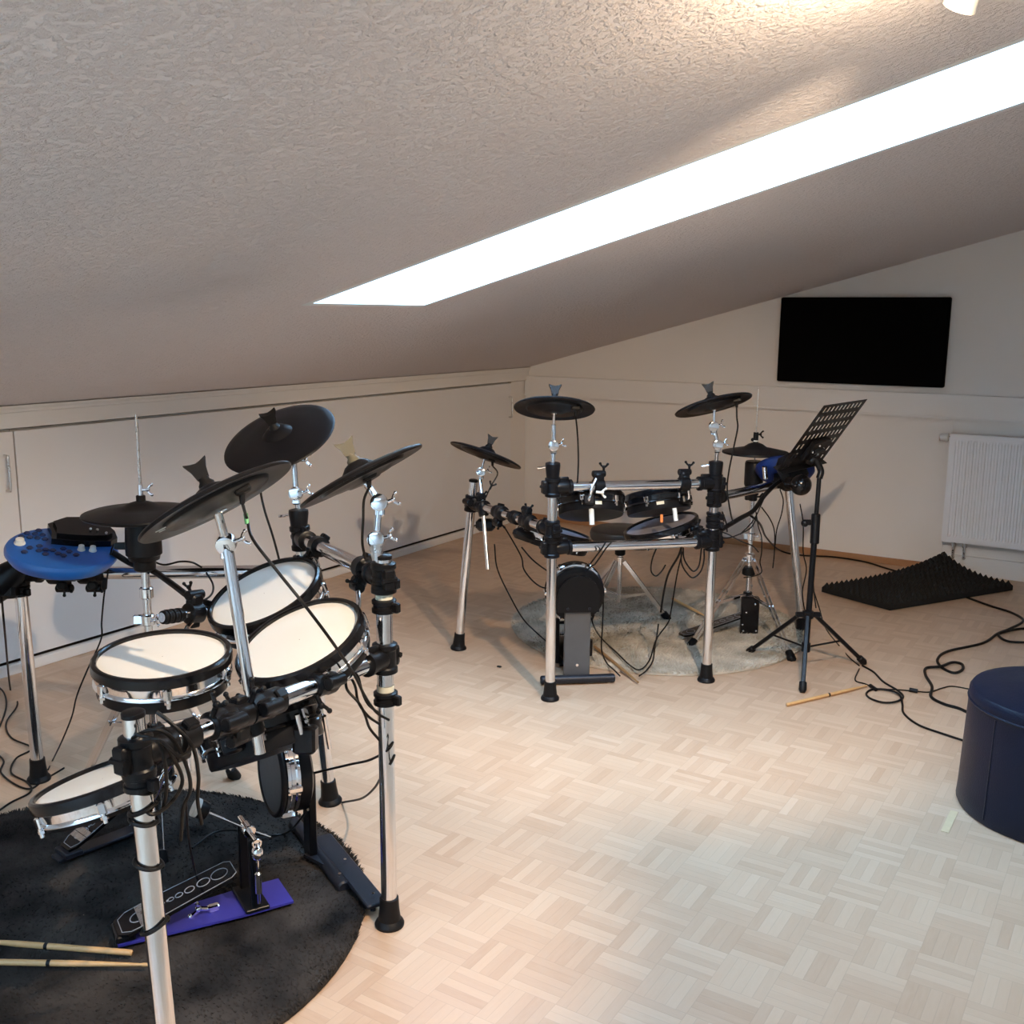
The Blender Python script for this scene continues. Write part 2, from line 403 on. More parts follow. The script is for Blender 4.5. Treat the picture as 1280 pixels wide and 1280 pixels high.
b.build('thermostat_knob', LIGHTP, r)
MB().cyl((rx0 - .014, -.06, kn.z), (rx0 + .004, -.06, kn.z), .010, n=12).box((rx0 - .006, -.06, kn.z), .008, .024, .024).build('valve', STEEL, r)
for px_ in (3.0, 3.06):
    b = MB().cyl((px_, -.06, .11), (px_, -.06, .205), .008, n=12); b.cyl((px_, -.06, .17), (px_, -.06, .195), .014, n=6)
    b.tube([(px_, -.06, .112), (px_, -.05, .10), (px_, -.024, .098)], .008)
    b.build('pipe', STEEL, r)

# ------------------------------------------------------------------ spotlight fixture on the sloping ceiling
LP = D(1208, -9, 1.78)
LP2 = LP + V((.02, -.60, -.03))
aim = V((-.45, .40, -.80)).normalized(); aim2 = V((-.52, -.10, -.85)).normalized()
up_ = V((LP.x, (LP.y + LP2.y) / 2, cz(LP.x)))
r = thing('ceiling_spotlight', 'small white ceiling spotlight peeking in at the top edge', 'lamp', up_)
MB().box(up_ - V((0, 0, .010)), .05, .76, .022, bev=.004).build('ceiling_rail', LIGHTP, r, smooth=False)
em = bpy.data.materials.new('lamp_bulb_glow'); em.use_nodes = True
em.node_tree.nodes['Principled BSDF'].inputs['Emission Color'].default_value = (1, .78, .5, 1)
em.node_tree.nodes['Principled BSDF'].inputs['Emission Strength'].default_value = 12
for lp_, am_ in ((LP, aim), (LP2, aim2)):
    MB().cyl(lp_ + V((0, 0, .01)), V((lp_.x, lp_.y, up_.z - .015)), .006, n=12).build('stem', LIGHTP, r)
    b = MB().lathe(lp_ - am_ * .03, am_, [(.010, 0), (.022, .01), (.027, .045), (.030, .055), (.026, .054), (.020, .035), (.001, .030)], 28, cap=False)
    sh_ = b.build('lamp_shade', LIGHTP, r)
    MB().ball(lp_ + am_ * .012, .014, n=10).build('bulb', em, sh_)

# ------------------------------------------------------------------ hardware helpers
RP = .0195
def clamp_T(b, p, ax, side, L=.075, SL=.065):
    """sleeve around a pole (ax) with a side socket (side)"""
    ax = V(ax).normalized(); side = V(side); side = side.normalized(); p = V(p)
    b.lathe(p - ax * L / 2, ax, [(.024, 0), (.030, .003), (.030, .014), (.0265, .018), (.0265, L - .018), (.030, L - .014), (.030, L - .003), (.024, L)], 20)
    b.lathe(p + side * .012, side, [(.024, 0), (.027, .012), (.0245, SL - .016), (.029, SL - .013), (.029, SL - .002), (.024, SL)], 20)
    o_ = ax.cross(side).normalized()
    b.box(p - side * .032, .022, .05, .030, side, ax, o_, bev=.004)
    b.box(p + side * .045 + ax * .030, .040, .018, .010, side, ax, o_, bev=.003)
    b.cyl(p - side * .040 - o_ * .018, p - side * .040 + o_ * .018, .007, n=6)
def collar(b, p, ax, L=.035, r=.029):
    ax = V(ax).normalized()
    b.lathe(V(p) - ax * L / 2, ax, [(.021, 0), (r, .003), (r, L * .35), (r - .003, L * .4), (r - .003, L * .65), (r, L * .7), (r, L - .003), (.021, L)], 20)
    x, y, z = frame(ax); b.box(V(p) + x * (r + .006), .02, .016, L * .7, x, y, z, bev=.003)
def wing(b, p, d, s=1.0):
    """wing nut: shaft along d with two ears"""
    d = V(d).normalized(); x, y, z = frame(d); p = V(p)
    b.cyl(p, p + d * .026 * s, .0055 * s, n=10); b.ball(p + d * .026 * s, .008 * s, n=6)
    for q in (-1, 1):
        b.tube([p + d * .024 * s, p + d * .032 * s + x * q * .012 * s, p + d * .040 * s + x * q * .018 * s], .0045 * s, n=6, smooth=2)
        b.ball(p + d * .040 * s + x * q * .018 * s, .006 * s, n=6)
def bar_clamp(b, p, ax, outd):
    """accessory clamp gripping a bar at p with jaws pointing outd"""
    ax = V(ax).normalized(); outd = V(outd); outd = (outd - ax * outd.dot(ax)).normalized(); w_ = ax.cross(outd)
    b.lathe(V(p) - ax * .022, ax, [(.021, 0), (.028, .003), (.028, .041), (.021, .044)], 18)
    b.box(V(p) + outd * .036, .030, .036, .034, outd, ax, w_, bev=.005)
    b.cyl(V(p) + outd * .048 - ax * .026, V(p) + outd * .048 + ax * .026, .013, n=14, bev=.002)
    b.box(V(p) - outd * .030, .016, .03, .022, outd, ax, w_, bev=.003)
def rubber_foot(p, ax, leg):
    b = MB().lathe(V(p), ax, [(.001, 0), (.036, 0), (.037, .006), (.034, .012), (.028, .018), (.0245, .05), (.0235, .075), (.019, .077)], 24, cap=False)
    b.build('rubber_foot', RUB, leg)

def rack(label, group, legs, bars, clamps, collars, loc):
    r = thing('drum_rack', label, 'drum rack', loc, group)
    for foot, top in legs:
        ax = (top - foot).normalized()
        b = MB().lathe(foot + ax * .03, ax, [(.002, 0), (RP, 0), (RP, (top - foot).length - .034), (RP - .003, (top - foot).length - .031)], 24, cap=False)
        l = b.build('leg', CHROME, r)
        rubber_foot(V((foot.x, foot.y, .0005)), ax, l)
        c = MB().lathe(top - ax * .006, ax, [(.001, .009), (RP - .004, .009), (RP + .001, .006), (RP + .001, -.002)][::-1], 20, cap=False)
        c.build('end_cap', BLK, l)
    for a, c in bars:
        MB().cyl(a, c, RP, n=24).build('crossbar', CHROME, r)
    for p, ax, side in clamps:
        b = MB(); clamp_T(b, p, ax, side); b.build('rack_clamp', BLK, r)
    for p, ax in collars:
        b = MB(); collar(b, p, ax); b.build('memory_lock', BLK, r)
    return r

def disc_frame(u, v, t, alpha, k, s):
    d = ray(u, v).normalized(); er = (CR - d * CR.dot(d)).normalized(); eu = er.cross(d).normalized()
    if eu.dot(CU) < 0: eu = -eu
    a = math.radians(alpha)
    m = er * math.cos(a) + eu * math.sin(a); p = -er * math.sin(a) + eu * math.cos(a)
    n = p * math.sqrt(1 - k * k) + (-d) * (s * k)
    return D(u, v, t), n.normalized(), m

def cymbal(label, group, u, v, t, half, alpha, k, s, rod, jack=None, name='cymbal_pad', bootmat=None, boot=True, marks=False, n0=None):
    """rod = list of px chain from below the bell: [(kind, u,v,t), ...]"""
    c, n, m = disc_frame(u, v, t, alpha, k, s)
    if n0 is not None: n = V(n0).normalized(); m = frame(n)[0]
    R = half * t / FPX
    r = thing(name, label, 'cymbal', c, group)
    # playing surface: bell, bow, rolled edge; thick rubber with rounded rim
    prof = [(.004, .030), (R * .10, .029), (R * .17, .024), (R * .23, .015), (R * .27, .0095), (R * .45, .0075), (R * .62, .005), (R * .64, .0042), (R * .85, .001), (R * .975, -.004), (R * .995, -.0065), (R, -.0085)]
    b = MB().lathe(c, n, prof[::-1], 56, cap=False); b.build('playing_surface', CYMT, r)
    prof = [(R, -.0085), (R * .985, -.0125), (R * .93, -.012), (R * .80, -.0085), (R * .70, -.0075), (R * .68, -.013), (R * .66, -.0155), (R * .50, -.017), (R * .46, -.020), (R * .30, -.021), (R * .24, -.026), (R * .12, -.028), (.005, -.028)]
    b = MB().lathe(c, n, prof, 56, cap=False)
    b.build('underside', BLK, r)
    if boot:
        b = MB().lathe(c, n, [(.017, .026), (.016, .034), (.011, .040), (.010, .052)], 20)
        x = m; y = n.cross(m)
        pl = [(-.012, 0), (.012, 0), (.016, .020), (.024, .038), (.010, .033), (0, .031), (-.010, .033), (-.024, .038), (-.016, .020)]
        b.prism(pl, y, .020, o=c + n * .046 - y * .010, x=x, y=n)
        b.build('wing_nut', bootmat or RUB, r)
    if marks:
        ee = n.cross(m)
        for i, (aa, bb, ll) in enumerate(((-.70, -.25, .022), (-.66, -.12, .026))):
            p = c + m * R * aa + ee * R * bb - n * .0135
            MB().box(p, ll, .004, .0012, (m * .97 + ee * .1).normalized(), ee, n).build('brand_dash', DASH, r, smooth=False)
    if jack is not None:
        p = c + m * jack[0] * R + n.cross(m) * jack[1] * R - n * .016
        MB().box(p, .034, .028, .022, m, n.cross(m), n, bev=.004).cyl(p, p - V((0, 0, .030)), .007, .005, n=12).build('jack', RUB, r)
        r['_j'] = 0; del r['_j']
        jp = p - V((0, 0, .030))
    else: jp = None
    # stand chain
    prev = c - n * .026
    MB().cyl(prev - n * .004, prev + n * .0, .012, n=16).cyl(c - n * .03, c + n * .05, .0035, n=8).build('felt_seat', CHROME2, r)
    for it in rod:
        kind = it[0]; p = D(*it[1:4]) if len(it) >= 4 else it[1]
        if kind == 'thin': MB().cyl(prev, p, .0052, n=12).build('tilter_rod', CHROME2, r)
        elif kind == 'mid': MB().cyl(prev, p, .0088, n=14).build('boom_rod', CHROME, r)
        elif kind == 'thick': MB().cyl(prev, p, .0125, n=16).build('boom_tube', CHROME, r)
        elif kind == 'holder':
            ax = (p - prev).normalized()
            MB().lathe(prev, ax, [(.018, 0), (.028, .003), (.029, .012), (.023, (p - prev).length)], 22).build('rod_holder', BLK, r)
            q = prev + ax * .018
            sd = -CR; b = MB().cyl(q + sd * .020, q + sd * .038, .004, n=8); b.tube([q + sd * .038 - V((0, 0, .002)), q + sd * .058 - V((0, 0, .004))], .0045, smooth=0)
            b.build('key_bolt', CHROME2, r)
        if kind != 'holder' and len(it) > 4:
            # geared tilter at the joint
            w_ = frame((p - prev).normalized(), CF)[0]
            b = MB().lathe(p - w_ * .014, w_, [(.012, 0), (.0195, .002), (.0205, .006), (.0205, .022), (.0195, .026), (.012, .028)], 24)
            b.box(p - V((0, 0, .018)), .024, .020, .030, CR, CF, CU, bev=.004)
            b.build('tilter', CHROME2, r)
            b = MB(); wing(b, p + w_ * it[4] * .010 + CR * .012, CR * .9 + CU * .3, .75); b.build('tilter_wing', CHROME2, r)
        prev = p
    return r, c, n, m, R, jp

def drum(name, label, cat, group, u, v, t, half, alpha, k, s, depth=.062, head=MESHH, rim=CHROME2, lugs=8, lug0=.2, n0=None, tag_label=False, flat=False):
    c, n, m = disc_frame(u, v, t, alpha, k, s)
    if n0 is not None: n = V(n0).normalized(); m = frame(n, CR)[0]
    R = half * t / FPX; y = n.cross(m)
    r = thing(name, label, cat, c, group)
    MB().lathe(c, n, [(.001, -.001), (R * .92, -.001), (R * .925, -.006)][::-1], 56, cap=False).build('drum_head', head, r)
    # rubber hoop
    MB().lathe(c, n, [(R * .905, -.002), (R * .91, .005), (R * .93, .008), (R * .965, .008), (R * .992, .004), (R, -.004), (R, -.016), (R * .97, -.020)][::-1], 56, cap=False).build('rubber_hoop', BLKG, r)
    # counter hoop
    MB().lathe(c, n, [(R * .96, -.017), (R * .985, -.018), (R * .975, -.024), (R * .962, -.036), (R * .985, -.040), (R * .99, -.045), (R * .95, -.047)][::-1], 56, cap=False).build('chrome_hoop', rim, r)
    MB().lathe(c, n, [(R * .93, -.010), (R * .945, -.030), (R * .95, -depth + .006), (R * .93, -depth), (R * .5, -depth - .008), (.001, -depth - .010)][::-1], 56, cap=False).build('shell', BLK, r)
    for i in range(lugs):
        a = lug0 + 2 * PI * i / lugs; d = m * math.cos(a) + y * math.sin(a)
        b = MB().box(c + d * (R * .985) - n * .030, .014, .018, .026, d, n.cross(d), n, bev=.003)
        b.cyl(c + d * (R * 1.0) - n * .060, c + d * (R * 1.0) - n * .020, .0045, n=10)
        b.cyl(c + d * (R * .985) - n * (.052), c + d * (R * .985) - n * .046, .008, n=6)
        b.build('lug', CHROME2, r)
    if tag_label:
        a = tag_label; d = m * math.cos(a) + y * math.sin(a)
        MB().box(c + d * (R * .951) - n * (.048), .0016, .030, .022, d, n.cross(d), n).build('badge', LABELM, r, smooth=False)
    return r, c, n, m, R
def mount(r, c, n, R, edge_dir, barp, barax, outd=None, chr_=True):
    """L-rod from the shell of a pad to an accessory clamp gripping a rack bar"""
    e = V(edge_dir); e = (e - n * e.dot(n)).normalized()
    p0 = c + e * (R * .95) - n * .045
    b = MB().box(p0 + e * .012, .034, .044, .040, e, n.cross(e), n, bev=.006); b.build('rod_socket', BLK, r)
    od = (outd or ((p0 + e * .03) - barp)); od = V(od)
    ax = V(barax).normalized(); od = (od - ax * od.dot(ax)).normalized()
    q = V(barp) + od * .048
    midp = V((q.x, q.y, q.z)) * .45 + (p0 + e * .04) * .55 + V((0, 0, .012))
    MB().tube([p0 + e * .008, p0 + e * .035, midp, q], .0062, n=12, smooth=5).build('mount_rod', CHROME2 if chr_ else STEEL, r)
    b = MB(); bar_clamp(b, barp, ax, od); wing(b, V(barp) + od * .05 + ax * .02, (od * .6 + V((0, 0, 1))), .9)
    b.build('bar_clamp', BLK, r)

def tripod(name, label, cat, base, feet, hubz, colz, top, rsh=.0125, m_=CHROME, flat=True, footr=.016, ringz=None, group=None, low=.04, footlen=.06, legr=.0085):
    r = thing(name, label, cat, (base.x, base.y, 0), group)
    MB().cyl(V((base.x, base.y, low)), top, rsh, n=18).build('shaft', m_, r)
    def ax_at(z): return V((base.x, base.y, 0)) + (top - V((base.x, base.y, 0))) * (z / top.z)
    h = ax_at(hubz); cl = ax_at(colz)
    MB().cyl(h - V((0, 0, .022)), h + V((0, 0, .022)), rsh + .012, n=18, bev=.004).build('hub', m_ if m_ is not BLK else BLK, r)
    MB().cyl(cl - V((0, 0, .012)), cl + V((0, 0, .012)), rsh + .010, n=18, bev=.003).build('collar', BLK, r)
    for f in feet:
        f = V(f); d = (V((f.x, f.y, 0)) - V((base.x, base.y, 0))); d.normalize(); w_ = V((-d.y, d.x, 0))
        a = h + d * (rsh + .014); e = V((f.x, f.y, .012)) - d * .01
        dirn = (e - a).normalized(); up = dirn.cross(w_)
        b = MB()
        if flat:
            Ln = (e - a).length
            for q in (-1, 1): b.box(lerp(a, e, .5) + w_ * q * .009, Ln, .0025, .016, dirn, w_, up)
            for s_ in (.03, .5, .97): b.cyl(lerp(a, e, s_) - w_ * .013, lerp(a, e, s_) + w_ * .013, .005, n=10)
        else: b.box(lerp(a, e, .5), (e - a).length, legr * 2, legr * 2.2, dirn, w_, up, bev=.002)
        l = b.build('leg', m_, r)
        ft = MB().lathe(e - dirn * footlen * .6, dirn, [(.006, 0), (footr * .8, .004), (footr, footlen * .5), (footr * 1.05, footlen * .8), (footr * .6, footlen)], 14)
        zz = min(v.z for v in ft.v)
        for v in ft.v: v.z = max(v.z, .001)
        ft.build('rubber_foot', RUB, l)
        mpt = lerp(a, e, .52)
        b = MB()
        if flat:
            dd = (mpt - cl).normalized(); u2 = dd.cross(w_)
            for q in (-1, 1): b.box(lerp(cl + d * .012, mpt, .5) + w_ * q * .006, (mpt - cl).length - .01, .0025, .012, dd, w_, u2)
        else: b.cyl(cl + d * .012, mpt, .0045, n=8)
        b.build('brace', m_ if flat else BLK, r)
    return r
def cable(label, pts, r=.0032, group=None, m_=CABLE, n=8, smooth=7, name='cable'):
    o = MB().tube(pts, r, n=n, smooth=smooth).build(name, m_)
    return tag(o, label, 'cable', group)

# ================================================================== LEFT KIT
def pole(fu, fv, tu, tv, tt, foot=None):
    f = foot or FL(fu, fv); return (V((f.x, f.y, 0)), D(tu, tv, tt))
P2 = pole(487, 1156, 479, 694, 2.41)
P1 = pole(219, 1400, 166, 890, 1.80)
P3 = pole(413, 1003, 374, 655, 3.03)
P4 = pole(49, 975, 22, 700, 3.22)
def on_pole(P, v):
    a, c = P; lo, hi = 0.0, 1.0
    def pv(p):
        d = p - CAM; return 640 - FPX * d.dot(CU) / d.dot(CF)
    for _ in range(50):
        m_ = (lo + hi) / 2
        if pv(lerp(a, c, m_)) > v: lo = m_
        else: hi = m_
    return lerp(a, c, lo)
def axd(P): return (P[1] - P[0]).normalized()
def between(a, c): return (c - a).normalized()
p2u = on_pole(P2, 722); p3u = on_pole(P3, 672)
p2l = on_pole(P2, 822); p1l = on_pole(P1, 944)
p3m = on_pole(P3, 714); p4m = on_pole(P4, 717)
bars = [(p2u, p3u), (p2l, p1l), (p3m, p4m)]
cl = [(p2u, axd(P2), between(p2u, p3u)), (p3u, axd(P3), between(p3u, p2u)), (p2l, axd(P2), between(p2l, p1l)), (p1l, axd(P1), between(p1l, p2l)),
      (p3m, axd(P3), between(p3m, p4m)), (p4m, axd(P4), between(p4m, p3m))]
co = [(on_pole(P2, 757), axd(P2)), (on_pole(P2, 872), axd(P2)), (on_pole(P2, 752 - 25), axd(P2)), (on_pole(P1, 975), axd(P1)), (on_pole(P3, 700), axd(P3)), (on_pole(P4, 738), axd(P4))]
rk = rack('chrome tube drum rack with black clamps around the kit at the left', 'electronic drum racks', [P1, P2, P3, P4], bars, cl, co, (1.9, -4.9, 0))
# cream size labels on the poles
for v_ in (741, 863):
    p = on_pole(P2, v_); MB().lathe(p - axd(P2) * .014, axd(P2), [(RP + .0012, 0), (RP + .0012, .028)], 20, cap=False).build('size_label', LABELM, rk)

G = 'cymbal pads of the left drum kit'
# near crash on its boom
c1 = cymbal('large black cymbal pad tilted up on the boom nearest the camera', G, 268, 623, 2.06, 104, 27.8, .16, -1,
            [('thin', 272, 640, 2.07), ('mid', 283, 680, 2.10, 1), ('thick', 325, 941, 2.17)], jack=(.33, -.35), marks=True)
b = MB(); pc = D(315, 905, 2.165); bx = between(p2l, p1l)
bar_clamp(b, lerp(p2l, p1l, .53), bx, pc - lerp(p2l, p1l, .53)); b.cyl(D(312, 890, 2.16), D(319, 918, 2.168), .021, n=16, bev=.003)
wing(b, D(290, 893, 2.15), CU, 1.0); b.build('boom_clamp', BLK, c1[0])
# far ride with its face to the camera
pt = P3[1]
c2 = cymbal('black cymbal pad with its top face showing, behind the two white tom pads', G, 348, 545, 2.98, 73, 24, .47, 1,
            [('thin', 367, 574, 3.0), ('mid', 370, 617, 3.01, 1), ('mid', 373, 636, 3.02), ('holder', 374, 662, 3.03)], jack=(-.30, -.3))
b = MB(); wing(b, D(372, 575, 2.99), CR, .9); b.build('rod_wing', CHROME2, c2[0])
c3 = cymbal('black cymbal pad with an olive wing nut on the middle pole', G, 450, 591, 2.40, 85, 27.3, .07, -1,
            [('thin', 459, 606, 2.40), ('mid', 474, 628, 2.40, 1), ('mid', 470, 674, 2.405, 1), ('mid', 476, 700, 2.41)], jack=(.1, -.3), bootmat=BOOTG)
b = MB().cyl(D(470, 680, 2.405), D(472, 700, 2.407), .016, .013, n=16); b.build('tilter_base', STEEL, c3[0])
# hi-hat pair and its stand
HH = D(177, 640, 2.93)
hh = thing('hi_hat_pad', 'black hi-hat pad pair on a stand behind the blue module', 'hi-hat', HH, None)
R = 72 * 2.93 / FPX
MB().lathe(HH, (0, 0, 1), [(R, -.006), (R * .99, -.002), (R * .9, .003), (R * .5, .012), (R * .3, .017), (R * .2, .026), (R * .12, .030), (.012, .032)], 56, cap=False).build('top_cymbal', CYMT, hh)
MB().lathe(HH - V((0, 0, .018)), (0, 0, 1), [(.01, -.006), (R * .5, -.006), (R * .92, .004), (R * .98, .008), (R, .012)], 56, cap=False).build('bottom_cymbal', BLK, hh)
MB().lathe(HH - V((0, 0, .125)), (0, 0, 1), [(.024, -.045), (.030, -.04), (.032, -.015), (.042, -.012), (.045, .0), (.050, .004), (.050, .035), (.046, .115)], 26).box(HH + CR * -.055 - V((0, 0, .098)), .05, .03, .02, CR, CF, CU, bev=.003).build('sensor_housing', BLK, hh)
MB().cyl(HH + V((0, 0, .02)), HH + V((0, 0, .048)), .013, n=16, bev=.002).build('felt', RUB, hh)
b = MB().cyl(HH + V((0, 0, .048)), HH + V((0, 0, .078)), .0075, n=14); wing(b, HH + V((0, 0, .064)), CR, .8); b.build('clutch', CHROME2, hh)
f1 = FL(295, 972); f2 = FL(100, 985); base = V((HH.x, HH.y, 0)); d_ = ((f1 + f2) / 2 - base)
f3 = base - d_.normalized() * .28
hs = tripod('hi_hat_stand', 'chrome hi-hat stand rising behind the left snare pad', 'stand', base, [f1, f2, f3], .53, .30, HH - V((0, 0, .165)), rsh=.0115, group='hi-hat stands', footr=.02)
MB().cyl(HH - V((0, 0, .17)), HH + V((0, 0, .275)), .0032, n=8).build('pull_rod', STEEL, hs)
for z_ in (-.235, -.315):
    b = MB().cyl(HH + V((0, 0, z_ - .016)), HH + V((0, 0, z_ + .016)), .0195, n=18, bev=.003)
    if z_ < -.3:
        b.box(HH + V((0, 0, z_)) - CR * .026, .030, .024, .030, CR, CF, CU, bev=.004); wing(b, HH + V((0, 0, z_)) + CR * .01 - CF * .01, CR - CF * .6, .8)
    b.build('height_clamp', CHROME2, hs)
# hi-hat pedal
def footboard(r, heel, toe, w_, mplate, rings=True, thick=.008, name='footboard'):
    ax = (toe - heel); Ln = ax.length; ax.normalize(); wd = ax.cross(V((0, 0, 1))).normalized(); up = wd.cross(ax)
    if up.z < 0: up = -up
    pl = [(0, -w_ * .30), (.02, -w_ * .46), (Ln * .30, -w_ * .5), (Ln * .95, -w_ * .42), (Ln, -w_ * .3), (Ln, w_ * .3), (Ln * .95, w_ * .42), (Ln * .30, w_ * .5), (.02, w_ * .46), (0, w_ * .30)]
    fb = MB().prism(pl, up, thick, o=heel, x=ax, y=wd).build(name, BLKG, r, smooth=False)
    o_ = heel + up * (thick + .0004)
    def P(a, b_): return o_ + ax * a + wd * b_
    sc_ = .90
    loop = [P(.01 + a * .97, b_ * sc_) for a, b_ in pl]
    b = MB()
    for i in range(len(loop)): b.tube([loop[i], loop[(i + 1) % len(loop)]], .0010, n=6, smooth=0)
    if rings:
        for a, rr in ((.055, .020), (Ln * .88, .021), (Ln * .74, .016), (Ln * .62, .012), (Ln * .53, .009), (Ln * .46, .007)): b.torus(P(a, 0), up, min(rr, w_ * .34), .0012, n=20, m=6)
        for a in (.36, .40, .43): b.ball(P(Ln * a, 0), .003, n=5)
    b.build('printed_outline', LINE, fb)
    if mplate:
        MB().box(P(Ln * .22, 0), Ln * .08, w_ * .82, .002, ax, wd, up).box(P(Ln * .31, 0), Ln * .08, w_ * .84, .002, ax, wd, up).build('grip_plate', STEEL, fb, smooth=False)
    return ax, wd, up
heel = FL(82, 1062, .045); toe = FL(158, 998, .13)
hp = thing('hi_hat_pedal', 'black hi-hat pedal board with grey grip plates on the dark rug', 'pedal', V((heel.x, heel.y, .02)))
footboard(hp, heel, toe, .075, True)
ax_ = (V((toe.x, toe.y, 0)) - V((heel.x, heel.y, 0))).normalized(); wd_ = V((-ax_.y, ax_.x, 0)); mid = (heel + toe) / 2
Lh = (V((toe.x, toe.y, 0)) - V((heel.x, heel.y, 0))).length
MB().box(V((mid.x, mid.y, .028)), Lh + .06, .05, .010, ax_, wd_, (0, 0, 1), bev=.002).box(V((heel.x, heel.y, .038)) + ax_ * .01, .05, .07, .016, ax_, wd_, (0, 0, 1), bev=.003).build('base_plate', DGREY, hp, smooth=False)
b = MB()
for q in (-1, 1): b.box(V((toe.x, toe.y, .10)) + ax_ * .03 + wd_ * q * .035, .02, .012, .14, ax_, wd_, (0, 0, 1), bev=.003)
b.box(V((toe.x, toe.y, .165)) + ax_ * .03, .02, .085, .014, ax_, wd_, (0, 0, 1), bev=.003).cyl(V((toe.x, toe.y, .13)), V((toe.x, toe.y, .17)) + ax_ * .03, .004)
b.build('frame', BLK, hp, smooth=False)
q = [FL(150, 1039, .03), FL(166, 1030, .03)]
MB().tube([q[0], q[1] + (q[1] - q[0]) * 1.5], .0025, smooth=0).build('radius_rod', CHROME, hp)

# snare pad, toms
GT = 'white-headed drum pads of the left kit'
sn = drum('snare_pad', 'round white snare pad, the lowest level one in the middle of the left kit', 'drum pad', GT, 203, 820, 2.34, 85, 7, .37, 1, depth=.075, lug0=.55, lugs=6)
xb = D(202, 772, 2.62); xa = D(372, 748, 3.02)
xa = on_pole(P3, 746)
axr = between(xa, xb)
xr = MB().cyl(xa, xb, .0125, n=18).build('support_arm', CHROME, rk)
b = MB()
for i in range(7): b.cyl(xb - axr * (.004 + .009 * i), xb - axr * (.011 + .009 * i), .019 if i % 2 else .0175, n=18)
b.build('ribbed_grip', RUB, xr)
b = MB(); bar_clamp(b, xb - axr * .105, axr, V((0, 0, 1))); wing(b, xb - axr * .10 + V((0, 0, .05)), V((0, 0, 1)) - CR * .3, .8); b.build('bar_clamp', BLK, xr)
b = MB(); bar_clamp(b, xa, axd(P3), -axr * -1); b.build('pole_clamp', BLK, xr)
e = ((xb - axr * .105) - sn[1]); n_ = sn[2]; e = (e - n_ * e.dot(n_)).normalized(); p0 = sn[1] + e * sn[4] * .95 - n_ * .045
MB().box(p0 + e * .01, .034, .044, .04, e, n_.cross(e), n_, bev=.005).build('rod_socket', BLK, sn[0])
MB().tube([p0, p0 + e * .03, (p0 + e * .045) * .5 + (xb - axr * .105) * .5, xb - axr * .105 - V((0, 0, .02))], .0062, n=10).build('mount_rod', CHROME2, sn[0])

t1 = drum('tom_pad', 'upper white tom pad of the left kit, farther from the camera', 'drum pad', GT, 330, 741, 2.66, 75, 27, .44, 1, depth=.07, lug0=.35)
ub = between(p3u, p2u)
mount(t1[0], t1[1], t1[2], t1[4], D(400, 700, 2.8) - t1[1], lerp(p3u, p2u, .26), ub)
t2 = drum('tom_pad', 'lower and larger white tom pad of the left kit, beside the front pole', 'drum pad', GT, 374, 799, 2.36, 85, 27, .47, 1, depth=.07, lug0=.1)
mount(t2[0], t2[1], t2[2], t2[4], D(450, 745, 2.5) - t2[1], lerp(p3u, p2u, .80), ub)
ft = drum('floor_tom_pad', 'white floor tom pad low at the left behind the nearest pole', 'drum pad', GT, 128, 973, 2.22, 88, 22, .18, 1, depth=.055, lug0=.4, lugs=6)
lb = between(p2l, p1l)
mount(ft[0], ft[1], ft[2], ft[4], D(205, 945, 2.05) - ft[1], lerp(p2l, p1l, .85), lb, outd=V((0, 0, -1)) - CR * .6)
f2t = drum('floor_tom_pad', 'black-shelled tom pad hanging under the lower bar, seen from behind', 'drum pad', None, 322, 896, 2.38, 76, 19, .05, -1, depth=.085, rim=BLKG, lug0=.0, head=MESHH)
mount(f2t[0], f2t[1], f2t[2], f2t[4], D(270, 905, 2.2) - f2t[1], lerp(p2l, p1l, .66), lb, outd=V((0, 0, -1)))
MB().cyl(D(233, 905, 1.98), D(239, 962, 2.02), .0065, n=12).build('clamp_rod', CHROME2, f2t[0]); MB().cyl(D(405, 895, 2.4), D(412, 935, 2.44), .0055, n=12).build('clamp_rod', CHROME2, f2t[0])
MB().box(D(382, 924, 2.30), .05, .05, .06, CR, CF, CU, bev=.006).build('jack_box', BLK, f2t[0])
MB().cyl(D(371, 893, 2.27), D(377, 917, 2.28), .006).build('memory_rod', CHROME2, f2t[0])
# extra clamps with wing screws on the lower bar
for k_, (s_, wd2) in enumerate(((.33, V((0, 0, -1))), (.60, V((0, 0, 1))), (.74, V((0, 0, 1))))):
    b = MB(); p = lerp(p2l, p1l, s_); bar_clamp(b, p, lb, -CF); wing(b, p - CF * .03 + wd2 * .02, wd2 + CR * .4, 1.0)
    b.lathe(p - lb * .04, lb, [(.021, 0), (.031, .004), (.031, .018), (.026, .03), (.026, .06), (.021, .064)], 20)
    b.build('accessory_clamp', BLK, rk)
